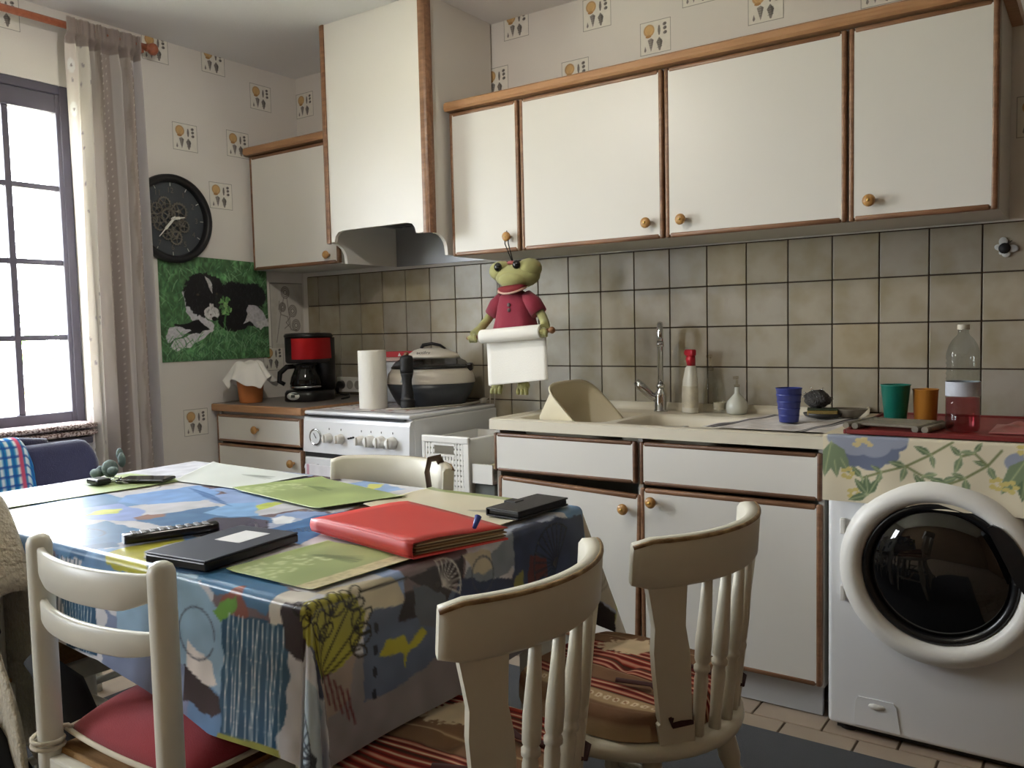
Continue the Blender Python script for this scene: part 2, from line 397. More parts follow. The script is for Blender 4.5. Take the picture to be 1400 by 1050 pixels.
full = MB().b2((GW/2, -.010, -TP+GW/2), (TP-GW/2, -.001, -GW/2), .0015).mesh('wall_tile'); full.materials.append(M['tile'])
cut = MB().b2((.042-.125+TP, -.010, -TP+GW/2), (TP-GW/2, -.001, -GW/2), .0015).mesh('wall_tile'); cut.materials.append(M['tile'])
for r in range(5):
    for c in range(-1, 33):
        o = link('wall_tile', cut if c < 0 else full, None, wb); o.location = (.125+TP*c, 0, 1.465-TP*r)

# printed shell motifs of the wallpaper
def shell_canvas():
    c = Cv(0, 0, .128, .124, .0016, (232, 229, 220)); c.mottle(.02, 60)
    for p in ([(0, 0), (.128, 0)], [(.128, 0), (.128, .124)], [(0, .124), (.128, .124)], [(0, 0), (0, .124)]): c.line(p, .003, (120, 116, 112), .7)
    c.ell(.038, .090, .023, .023, (190,156,112)); c.ell(.038, .091, .017, .017, (212,176,124)); c.ell(.035, .068, .012, .005, (170, 130, 84))
    for k in range(-3, 4): c.line([(.036, .068), (.038+.006*k, .110-.0015*abs(k))], .001, (176, 138, 96), .35)
    c.ell(.080, .085, .0052, .019, (140,136,130)); c.line([(.080, .068), (.080, .102)], .002, (104,100,96))
    for k, (x, y) in enumerate(((.103, .104), (.104, .089), (.105, .072))): c.ell(x, y, .008, .0065, (126,122,118), 20); c.ell(x+.002, y, .003, .003, (92,88,86))
    c.poly([(.032, .055), (.046, .061), (.057, .053), (.048, .016), (.045, .010)], (150,145,141)); c.poly([(.048, .058), (.057, .053), (.048, .016)], (120,116,112))
    for k in range(4): c.line([(.035+.002*k, .05-.008*k), (.055-.002*k, .052-.009*k)], .0016, (110,106,102), .7)
    c.poly([(.080, .060), (.094, .042), (.090, .024), (.084, .008), (.078, .010), (.074, .028), (.068, .042)], (134,129,124)); c.poly([(.082, .056), (.094, .042), (.086, .02)], (104,100,96))
    for k in range(4): c.line([(.072, .045-.008*k), (.091, .048-.008*k)], .0016, (96,92,88), .7)
    c.poly([(.021, .034), (.026, .018), (.021, .010), (.016, .016)], (138,134,130)); return c
sc = shell_canvas()
mo_b = sc.mesh('wallpaper_motif', lambda X, Y: (X-.064, 0*X-.0012, Y-.062), M['motif'])
mo_l = sc.mesh('wallpaper_motif', lambda X, Y: (0*X+.0012, X-.064, Y-.062), M['motif'])
for y, z in ((-.669, 2.084), (-.379, 2.098), (-.489, 1.838), (-.682, .768), (-.5, 2.47), (-.23, 2.353), (-.215, 1.048), (-.80, 2.455), (-1.44, 2.43), (-1.08, 2.40), (-.95, 1.25)):
    o = link('wallpaper_motif', mo_l, None, wl); o.location = (0, y, z)
for x, z in ((.066, 2.352), (1.795, 2.425), (2.049, 2.277), (1.403, 2.47), (1.69, 2.20), (1.292, 2.245), (2.477, 2.30), (2.225, 2.42), (2.861, 2.27), (3.315, 1.78), (3.1, 2.42), (3.6, 2.2)):
    o = link('wallpaper_motif', mo_b, None, wb); o.location = (x, 0, z)

# garden seen through the panes
lawn = obj('lawn', MB().b2((-30, -30, -.6), (-.4, 20, -.5)), mat('grass', (184, 184, 160), 0.9, var=0.15, vs=2)); tag(lawn, 'sunlit lawn outside the kitchen window', 'lawn'); lawn['kind'] = 'stuff'
rs = random.Random(3)
def shrub(loc, rx, rz, n, label):
    t = thing('shrub', label, 'shrub', loc, 0, 'garden shrubs outside the window'); leaf = MB()
    for k in range(n):
        a = rs.uniform(0, 6.28); b = math.acos(rs.uniform(-.5, 1)); q = rs.uniform(.75, 1.05)
        c = Vector((rx*q*math.sin(b)*math.cos(a), rx*q*math.sin(b)*math.sin(a), rz*(.5+.55*q*math.cos(b))))
        T = Matrix.Translation(c) @ Euler((rs.uniform(0, 6), rs.uniform(0, 6), rs.uniform(0, 6))).to_matrix().to_4x4(); s_ = rs.uniform(.05, .1)
        leaf.add([(-s_, 0, 0), (0, -s_*.4, s_*.1), (s_, 0, 0), (0, s_*.4, s_*.1)], [(0, 1, 2, 3)], 0, False, T)
    f_ = obj('foliage', leaf, mat('shrub_leaf', (96, 128, 70), 0.6, var=0.2, vs=8), t); f_['kind'] = 'stuff'
    s2 = MB()
    for k in range(5): s2.tube([(0, 0, 0), (rx*.3*math.cos(k*1.3), rx*.3*math.sin(k*1.3), rz*.4), (rx*.6*math.cos(k*1.3), rx*.6*math.sin(k*1.3), rz*.9)], [.03, .02, .006], 6)
    obj('stem', s2, mat('shrub_bark', (84, 66, 50), 0.8), t)
shrub((-4.2, -.55, -.5), .55, 1.35, 500, 'rounded leafy shrub on the lawn seen through the lower window panes')
shrub((-9.5, 3.4, -.5), 1.4, 2.2, 700, 'larger distant bush at the far end of the lawn')

# ------------------------------------------------------------------ fitted units
def knob(parent, x, y, z, world=True):
    k = MB(); T = Matrix.Translation((x, y, z)) @ Matrix.Rotation(R_(90), 4, 'X')
    k.lathe([(.007, 0), (.007, .010), (.0115, .013), (.0178, .019), (.019, .024), (.016, .030), (.009, .0325), (.001, .033)], 16, T=T)
    o = obj('knob', k, M['knob'], parent, world)
    p = MB().lathe([(.005, .0322), (.004, .0345), (.0005, .035)], 10, T=T)
    # brass pin belongs to the knob; merged as second material
    me = o.data; me.materials.append(M['brass'])
    bm = bmesh.new(); bm.from_mesh(me); q = p.mesh('pin'); l = root_loc(parent) if world else Vector((0, 0, 0)); n0 = len(bm.faces)
    q.transform(Matrix.Translation(-l)); bm.from_mesh(q); bm.faces.ensure_lookup_table()
    for f in bm.faces[n0:]: f.material_index = 1
    bm.to_mesh(me); bm.free(); bpy.data.meshes.remove(q); return o

def front(name, parent, x0, x1, z0, z1, y, e=.017, kn=None, tilt=0.0, wm='wood', t=.02):
    """a door or drawer front: white panel, four wood edge strips, knob; y = rear face of the front, tilt in degrees about the hinge bottom corner"""
    lo = root_loc(parent)
    d = obj(name, MB().b2((x0+e*.6, y-t+.002, z0+e*.6), (x1-e*.6, y, z1-e*.6)), M['laminate'], parent, True)
    for nm, a, b_ in (('edge_strip', (x0, y-t, z0), (x0+e, y+.001, z1)), ('edge_strip', (x1-e, y-t, z0), (x1, y+.001, z1)),
                      ('edge_strip', (x0+e, y-t, z0), (x1-e, y+.001, z0+e)), ('edge_strip', (x0+e, y-t, z1-e), (x1-e, y+.001, z1))):
        s_ = obj(nm, MB().b2(a, b_, .006, seg=3), M[wm], d, True)
    if kn: knob(d, kn[0], y-t+.001, kn[1])
    if tilt:
        p = Vector((x0, y, z0))-lo; d.matrix_local = Matrix.Translation(p) @ Matrix.Rotation(R_(tilt), 4, 'Y') @ Matrix.Translation(-p)
    return d

UY = -.315   # rear plane of the wall-unit doors
def wall_unit(x0, x1, label, kx, grp='wall cupboards', z0=1.472, z1=2.05):
    t = thing('wall_cupboard', label, 'cupboard', ((x0+x1)/2, -.01, z0), 0, grp)
    b_ = MB(); th = .016; yb = -.012
    b_.b2((x0, UY+.002, z0), (x0+th, yb, z1)); b_.b2((x1-th, UY+.002, z0), (x1, yb, z1)); b_.b2((x0+th, UY+.002, z0), (x1-th, yb, z0+th)); b_.b2((x0+th, UY+.002, z1-th), (x1-th, yb, z1)); b_.b2((x0+th, yb-.006, z0+th), (x1-th, yb, z1-th))
    b_.b2((x0+th, UY+.05, (z0+z1)/2-.008), (x1-th, yb-.006, (z0+z1)/2+.008))
    obj('body', b_, M['carcass'], t, True)
    front('door', t, x0+.003, x1-.003, z0, z1-.004, UY, kn=(kx, 1.528))
    return t
U = [1.232, 1.631, 2.232, 2.836, 3.237]
wall_unit(U[0]+.055, U[1], 'narrow white wall cupboard next to the hood, a frog doll hanging on its knob', 1.577)
wall_unit(U[1], U[2], 'wide white wall cupboard with oak edging, knob at its lower right corner', 2.170)
wall_unit(U[2], U[3], 'wide white wall cupboard above the tap and bottles, knob at its lower left', 2.300)
wall_unit(U[3], U[4], 'rightmost white wall cupboard with oak edging, above the pink bottle', 2.902)
wall_unit(.02, .63, 'white wall cupboard in the corner left of the hood', .565, z0=1.488, z1=2.045)
def cornice(x0, x1, label, z=2.05):
    c = MB(); c.prism([(-.012, z+.001), (-.355, z+.001), (-.362, z+.010), (-.360, z+.030), (-.350, z+.038), (-.012, z+.038)], x0, x1, 'x')
    o = obj('cornice', c, M['wood_light']); tag(o, label, 'cornice', 'oak cornices'); return o
cornice(U[0]+.053, U[4]+.03, 'long oak cornice running on top of the right-hand wall cupboards')
cornice(.012, .668, 'short oak cornice on top of the corner wall cupboard', 2.047)

# extractor hood casing
hx0, hx1, hy = .672, 1.276, -.45
hd = thing('extractor_hood', 'tall white extractor hood casing with wooden corner posts rising to the ceiling', 'hood', ((hx0+hx1)/2, -.01, 1.48))
arch = [(hx0+.02, CEIL-.001), (hx0+.02, 1.566), (hx0+.055, 1.566), (hx0+.062, 1.59), (hx0+.08, 1.606), (hx0+.11, 1.612), (hx1-.13, 1.612), (hx1-.10, 1.606), (hx1-.085, 1.59), (hx1-.078, 1.566), (hx1-.02, 1.566), (hx1-.02, CEIL-.001)]
f_ = MB(); f_.prism(arch, hy, hy+.016, 'y'); obj('front_panel', f_, M['laminate'], hd, True)
def cheek(x, s):
    pts = [(-.012, CEIL-.001), (-.012, 1.480), (-.342, 1.480), (-.345, 1.500)]
    for k in range(0, 7):
        a = R_(90*k/6); pts.append((-.345-.075*(1-math.cos(a))*1.0, 1.500+.064*math.sin(a)))
    pts += [(-.433, 1.566), (-.433, CEIL-.001)]
    obj('side_panel', MB().prism(pts, x, x+s*.016, 'x'), M['laminate'], hd, True)
cheek(hx0+.003, 1); cheek(hx1-.003, -1)
for x in (hx0, hx1):
    s_ = -1 if x == hx0 else 1; xc = x-s_*.022
    pp = []
    for k in range(0, 9):
        a = R_(90*k/8); pp.append((xc+s_*.026*math.sin(a), hy+.022-.028*math.cos(a)))
    pp = [(xc-s_*.012, hy-.006)]+pp+[(xc+s_*.026, hy+.030), (xc+s_*.018, hy+.030), (xc+s_*.018, hy), (xc-s_*.012, hy)]
    obj('corner_post', MB().prism(pp, 1.562, CEIL-.001, 'z'), M['wood'], hd, True)
g = MB(); g.b2((hx0+.02, hy+.02, 1.66), (hx1-.02, -.012, 1.68)); g.b2((hx0+.02, -.02, 1.48), (hx1-.02, -.012, 1.66))
obj('extractor_body', g, mat('grey_hood_metal', (150, 152, 156), 0.35, metal=0.3), hd, True)
g = MB()
for k in range(9): g.b2((hx0+.06+k*.054, hy+.06, 1.655), (hx0+.10+k*.054, -.06, 1.66))
obj('filter_slats', g, mat('grey_filter', (110, 112, 116), 0.4, metal=0.6), hd, True)

# corner base unit with drawers
bx0, bx1, BY = .03, .632, -.575
bu = thing('drawer_unit', 'white base unit with oak-edged drawers beneath the coffee maker', 'cabinet', ((bx0+bx1)/2, BY/2, 0))
b_ = MB(); b_.b2((bx0, BY+.002, .09), (bx0+.016, -.012, .81)); b_.b2((bx1-.016, BY+.002, .09), (bx1, -.012, .81)); b_.b2((bx0+.016, BY+.002, .09), (bx1-.016, -.012, .106)); b_.b2((bx0+.016, -.03, .106), (bx1-.016, -.012, .81)); b_.b2((bx0, BY+.06, 0), (bx1, BY+.045, .09)); b_.b2((bx0+.016, BY+.01, .79), (bx1-.016, -.03, .81))
obj('body', b_, M['carcass'], bu, True)
front('drawer', bu, bx0+.004, bx1-.004, .672, .80, BY, kn=((bx0+bx1)/2+.005, .739), e=.014)
front('drawer', bu, bx0+.004, bx1-.004, .535, .662, BY, kn=(.572, .602), e=.014)
front('drawer', bu, bx0+.004, bx1-.004, .11, .525, BY, kn=((bx0+bx1)/2, .45), e=.014)
wt = MB(); wt.b2((.004, -.600, .814), (.638, -.012, .848), .005)
wk = obj('worktop', wt, [M['wood_light']]); tag(wk, 'wood-edged worktop slab carrying the coffee maker and orange pot', 'worktop')
obj('laminate_surface', MB().b2((.008, -.592, .8482), (.634, -.016, .8492)), mat('grey_laminate', (118, 110, 104), 0.35, var=0.12, vs=30), wk)

# sink unit
SX0, SX1, SY = 1.665, 2.832, -.575
su = thing('sink_unit', 'white sink base unit with two drawer fronts and two oak-edged doors', 'cabinet', ((SX0+SX1)/2, SY/2, 0))
b_ = MB(); xm = 2.248
for x in (SX0, xm-.008, SX1-.016): b_.b2((x, SY+.003, .10), (x+.016, -.012, .805))
b_.b2((SX0+.016, SY+.003, .10), (SX1-.016, -.012, .116)); b_.b2((SX0+.016, -.03, .116), (SX1-.016, -.012, .805))
obj('body', b_, M['carcass'], su, True)
obj('plinth', MB().b2((SX0, -.545, .004), (SX1-.012, -.528, .10)), mat('pale_plinth', (190, 192, 194), 0.4), su, True)
front('drawer', su, SX0+.002, xm-.006, .655, .795, SY, wm='wood_dark', e=.015)
front('drawer', su, xm+.006, SX1-.002, .655, .795, SY, wm='wood_dark', e=.015)
front('door', su, SX0+.002, xm-.006, .108, .640, SY, kn=(2.185, .590), tilt=2.0)
front('door', su, xm+.006, SX1-.002, .108, .645, SY, kn=(2.302, .604))

# resin sink top as a relief: rim, two bowls, drainer grooves
sx0, sx1, sy0, sy1 = 1.655, 2.838, -.602, -.012
def sink_z(x, y):
    def sm(t): t = np.clip(t, 0, 1); return t*t*(3-2*t)
    def bowl(x0, x1, y0, y1, d, r=.05, k=.035):
        dx = np.maximum(np.maximum(x0+r-x, x-x1+r), 0); dy = np.maximum(np.maximum(y0+r-y, y-y1+r), 0)
        return -d*sm((r-np.hypot(dx, dy))/k)
    z = .842+0*x
    z = z+bowl(1.72, 2.08, -.52, -.17, .15)+bowl(2.12, 2.50, -.52, -.19, .16)
    rim = np.minimum(np.minimum(x-sx0, sx1-x), y-sy0); z = z+.010*sm(1-rim/.022)-.008*sm(1-rim/.006)
    z = z+.028*sm((y-(sy1-.030))/.014)
    dr = (x > 2.56) & (x < 2.80) & (y > -.52) & (y < -.12)
    z = z-np.where(dr, .002*(1+np.cos((x-2.56)*2*math.pi/.03)), 0)
    return z
c = Cv(sx0, sy0, sx1, sy1, .008, (255, 255, 255))
stop = thing('kitchen_sink', 'cream resin sink top with bowls, drainer and upstand', 'sink', ((sx0+sx1)/2, (sy0+sy1)/2, .80))
l = stop.location
me = c.mesh('basin_surface', lambda X, Y: (X-l.x, Y-l.y, sink_z(X, Y)-l.z), M['resin']); link('basin_surface', me, None, stop)
e = MB(); e.b2((sx0, sy0, .808), (sx1, sy0+.004, .8435)); e.b2((sx0, sy0+.004, .808), (sx0+.004, sy1, .8435)); e.b2((sx1-.004, sy0+.004, .808), (sx1, sy1, .8435)); obj('rim', e, M['resin'], stop, True)
for x, y in ((1.90, -.345), (2.31, -.355)):
    obj('drain', MB().lathe([(.030, .002), (.030, .004), (.022, .0045), (.020, .0025), (.001, .0025)], 20, (x, y, .692 if x < 2 else .682)), M['chrome'], stop, True)

# mixer tap
tp = thing('mixer_tap', 'chrome single-lever mixer tap with tall swan spout on the sink', 'tap', (2.10, -.10, .842))
obj('tap_body', MB().lathe([(.026, 0), (.026, .006), (.023, .01), (.023, .058), (.021, .075), (.012, .085), (.012, .10)], 20), M['chrome'], tp)
pts = [(0, 0, .09), (0, 0, .29)]
for k in range(1, 9):
    a = math.pi*k/8; pts.append((.016*(1-math.cos(a))/1*.9, -.030*(1-math.cos(a)), .29+.042*math.sin(a)))
pts.append((.029, -.06, .262))
obj('spout', MB().tube(pts, .0115, 12), M['chrome'], tp); obj('aerator', MB().cyl((.029, -.06, .268), (.029, -.06, .25), .0135), M['chrome'], tp)
g = MB()
lv = [(-.010, 0, .045), (-.034, -.014, .060), (-.064, -.032, .095), (-.082, -.042, .118)]
g.tube(lv, [.016, .019, .021, .014], 12, flat=.9); obj('lever', g, M['chrome'], tp)
obj('collar', MB().lathe([(.0125, .09), (.017, .092), (.017, .104), (.0125, .106)], 16), M['chrome'], tp)

# cooker
cx0, cx1, cy = .645, 1.262, -.60
ck = thing('gas_cooker', 'white freestanding cooker with row of round knobs and flat glass lid', 'cooker', ((cx0+cx1)/2, cy/2, 0))
b_ = MB(); b_.b2((cx0, cy+.03, .04), (cx1, -.015, .822), .006); b_.b2((cx0+.03, cy+.08, 0), (cx1-.03, -.05, .04)); obj('body', b_, M['white_enamel'], ck, True)
pr = [(cy+.03, .66), (cy-.002, .662), (cy+.006, .795), (cy+.012, .81), (cy+.03, .818)]
obj('control_panel', MB().prism(pr, cx0+.002, cx1-.002, 'x'), M['white_enamel'], ck, True)
lid = MB(); lid.b2((cx0+.002, cy+.008, .822), (cx1-.002, -.02, .839), .008, seg=4); obj('lid', lid, M['white_enamel'], ck, True)
obj('trim_strip', MB().b2((cx0+.012, cy+.002, .816), (cx1-.03, cy+.02, .8195)), M['black_plastic'], ck, True)
d_ = obj('oven_door', MB().b2((cx0+.006, cy, .16), (cx1-.006, cy+.03, .640), .008), M['white_enamel'], ck, True)
obj('oven_window', MB().b2((cx0+.08, cy-.002, .24), (cx1-.08, cy, .56)), M['black_plastic'], d_, True)
h_ = MB(); h_.tube([(cx0+.06, cy-.04, .605), (cx1-.06, cy-.04, .605)], .011, 10); h_.cyl((cx0+.09, cy, .605), (cx0+.09, cy-.04, .605), .008); h_.cyl((cx1-.09, cy, .605), (cx1-.09, cy-.04, .605), .008); obj('door_handle', h_, M['white_enamel'], d_, True)
obj('lower_drawer', MB().b2((cx0+.006, cy+.002, .05), (cx1-.006, cy+.03, .152), .006), M['white_enamel'], ck, True)
obj('panel_gap', MB().b2((cx0+.004, cy+.008, .641), (cx1-.004, cy+.03, .659)), M['dark_void'], ck, True)
def cooker_knob(x, r=.020):
    z = .728; T = Matrix.Translation((x, cy+.001, z)) @ Matrix.Rotation(R_(90), 4, 'X')
    k = obj('control_knob', MB().lathe([(r*1.08, 0), (r*1.08, .004), (r, .006), (r*.92, .026), (r*.8, .030), (.001, .030)], 20, T=T), M['white_plastic'], ck, True)
    obj('grip', MB().box((0, 0, .031), (.008, r*1.7, .012), .003, T=T), M['white_plastic'], k, True)
    obj('index_mark', MB().box((x, cy+.0025, z+.038), (.002, .002, .008)), M['black_plastic'], ck, True)
for x in (.808, .879, .998, 1.052, 1.110, 1.172): cooker_knob(x, .020 if x < 1 else .024)
for k in range(3): obj('button', MB().cyl((.925+.014*k, cy+.004, .732+.003*k), (.925+.014*k, cy-.004, .732+.003*k), .004), M['black_plastic'], ck, True)
T = Matrix.Translation((.727, cy-.0005, .728)) @ Matrix.Rotation(R_(90), 4, 'X')
g = obj('gauge', MB().lathe([(.036, 0), (.036, .005), (.031, .006), (.030, .004), (.001, .004)], 24, T=T), M['chrome'], ck, True)
obj('dial', MB().lathe([(.029, .0042), (.001, .0046)], 24, T=T, cap=False), M['white_enamel'], g, True); obj('needle', MB().box((.004, .004, .006), (.003, .026, .001), T=T @ Matrix.Rotation(R_(35), 4, 'Z')), M['black_plastic'], g, True)

# washing machine
wx0, wx1, wy = 2.852, 3.447, -.615
wm = thing('washing_machine', 'white front-loading washing machine under a floral cloth', 'washing machine', ((wx0+wx1)/2, (wy-.03)/2, 0))
obj('body', MB().b2((wx0, wy, .022), (wx1, -.03, .850), .014, seg=4), M['white_enamel'], wm, True)
for x in (wx0+.05, wx1-.05):
    for y in (wy+.05, -.09): obj('foot', MB().lathe([(.024, 0), (.024, .012), (.014, .016), (.014, .024)], 14, (x, y, 0)), M['black_rubber'], wm, True)
dc = (3.138, wy, .502); T = Matrix.Translation(dc) @ Matrix.Rotation(R_(90), 4, 'X')
ring = [(.246, .002), (.250, .010), (.247, .026), (.236, .040), (.220, .048), (.204, .047), (.193, .036), (.186, .020), (.186, .004)]
dr = obj('door_ring', MB().lathe(ring, 64, T=T, cap=False), M['white_plastic'], wm, True)
tr = MB(); rings = []
seal = [(.186, .004), (.187, .030), (.180, .033), (.170, .028), (.166, .018), (.164, .006)]
obj('seal', MB().lathe(seal, 56, T=T, cap=False), M['black_plastic'], dr, True)
bowl_p = [(.166, .020), (.150, .030), (.120, .040), (.080, .047), (.040, .050), (.001, .051)]
obj('door_glass', MB().lathe(bowl_p, 56, T=T, cap=False), mat('smoked_glass', (9, 9, 10), 0.04, var=0, spec=0.6, coat=0.6), dr, True)
def hpt(r_, a_): return (r_*math.cos(R_(a_)), r_*math.sin(R_(a_)))
outer = [hpt(.196+.014*math.sin(math.pi*k/14)**.5, -4+54*k/14) for k in range(15)]; inner = [hpt(.184-.020*math.sin(math.pi*k/14)**.6, 51-50*k/14) for k in range(15)]
obj('door_handle', MB().prism(outer+inner, .030, .054, 'z', T=T), M['black_plastic'], dr, True)
for z in (.60, .41): obj('hinge', MB().box((dc[0]-.243, wy-.008, z), (.012, .016, .045), .003), M['white_plastic'], wm, True)
fl_ = obj('filter_flap', MB().prism([(2.925, .035), (2.928, .105), (2.936, .118), (3.028, .118), (3.036, .105), (3.046, .035)], wy-.003, wy+.002, 'y'), M['white_enamel'], wm, True)
obj('flap_grip', MB().lathe([(.022, 0), (.020, .003), (.001, .003)], 20, T=Matrix.Translation((2.985, wy-.003, .098)) @ Matrix.Rotation(R_(90), 4, 'X') @ Matrix.Scale(.4, 4, (0, 1, 0))), M['white_plastic'], fl_, True)
obj('control_fascia', MB().b2((wx0+.02, wy-.004, .755), (wx1-.02, wy, .835), .002), M['white_plastic'], wm, True)
obj('kick_strip', MB().b2((wx0+.02, wy+.03, .004), (wx1-.02, wy+.045, .024)), M['dark_void'], wm, True)

# ------------------------------------------------------------------ table and its cloth
TX0, TX1, TY0, TY1, TZ = 1.03, 2.49, -2.195, -1.395, .755
tb = thing('dining_table', 'rectangular dining table hidden under the colourful oilcloth', 'table', ((TX0+TX1)/2, (TY0+TY1)/2, 0))
obj('table_top', MB().b2((TX0+.006, TY0+.006, .725), (TX1-.006, TY1-.006, TZ-.001), .006), M['white_paint'], tb, True)
for x in (TX0+.07, TX1-.07):
    for y in (TY0+.07, TY1-.07): obj('leg', MB().b2((x-.03, y-.03, 0), (x+.03, y+.03, .726), .005), M['white_paint'], tb, True)
g = MB()
for y in (TY0+.08, TY1-.08): g.b2((TX0+.10, y-.012, .63), (TX1-.10, y+.012, .725))
for x in (TX0+.08, TX1-.08): g.b2((x-.012, TY0+.10, .63), (x+.012, TY1-.10, .725))
obj('apron', g, M['white_paint'], tb, True)

DROP = .262
c = Cv(TX0-DROP, TY0-DROP, TX1+DROP, TY1+DROP, .0033, (206, 206, 212))
rs = random.Random(11)
pal = [(150, 172, 214), (110, 146, 186), (214, 212, 214), (196, 206, 108), (170, 180, 205), (94, 128, 168), (120, 104, 108), (225, 222, 218), (80, 84, 104)]
for k in range(70):
    x = rs.uniform(TX0-DROP, TX1+DROP); y = rs.uniform(TY0-DROP, TY1+DROP); a = rs.uniform(.06, .17); b_ = rs.uniform(.04, .10)
    if rs.random() < .65: c.poly([(x-a, y-b_), (x+a*.8, y-b_*1.1), (x+a, y+b_*.7), (x-a*.7, y+b_)], pal[k % 9], .008, seed=k)
    else: c.ell(x, y, a*.7, b_*.7, pal[k % 9], rs.uniform(0, 180), .05, .2)
c.poly([(2.60, -2.20), (2.77, -2.25), (2.77, -1.35), (2.60, -1.40)], (132, 126, 130), .01)
c.poly([(1.95, -2.33), (2.22, -2.34), (2.22, -2.47), (1.95, -2.47)], (128, 140, 170), .01)
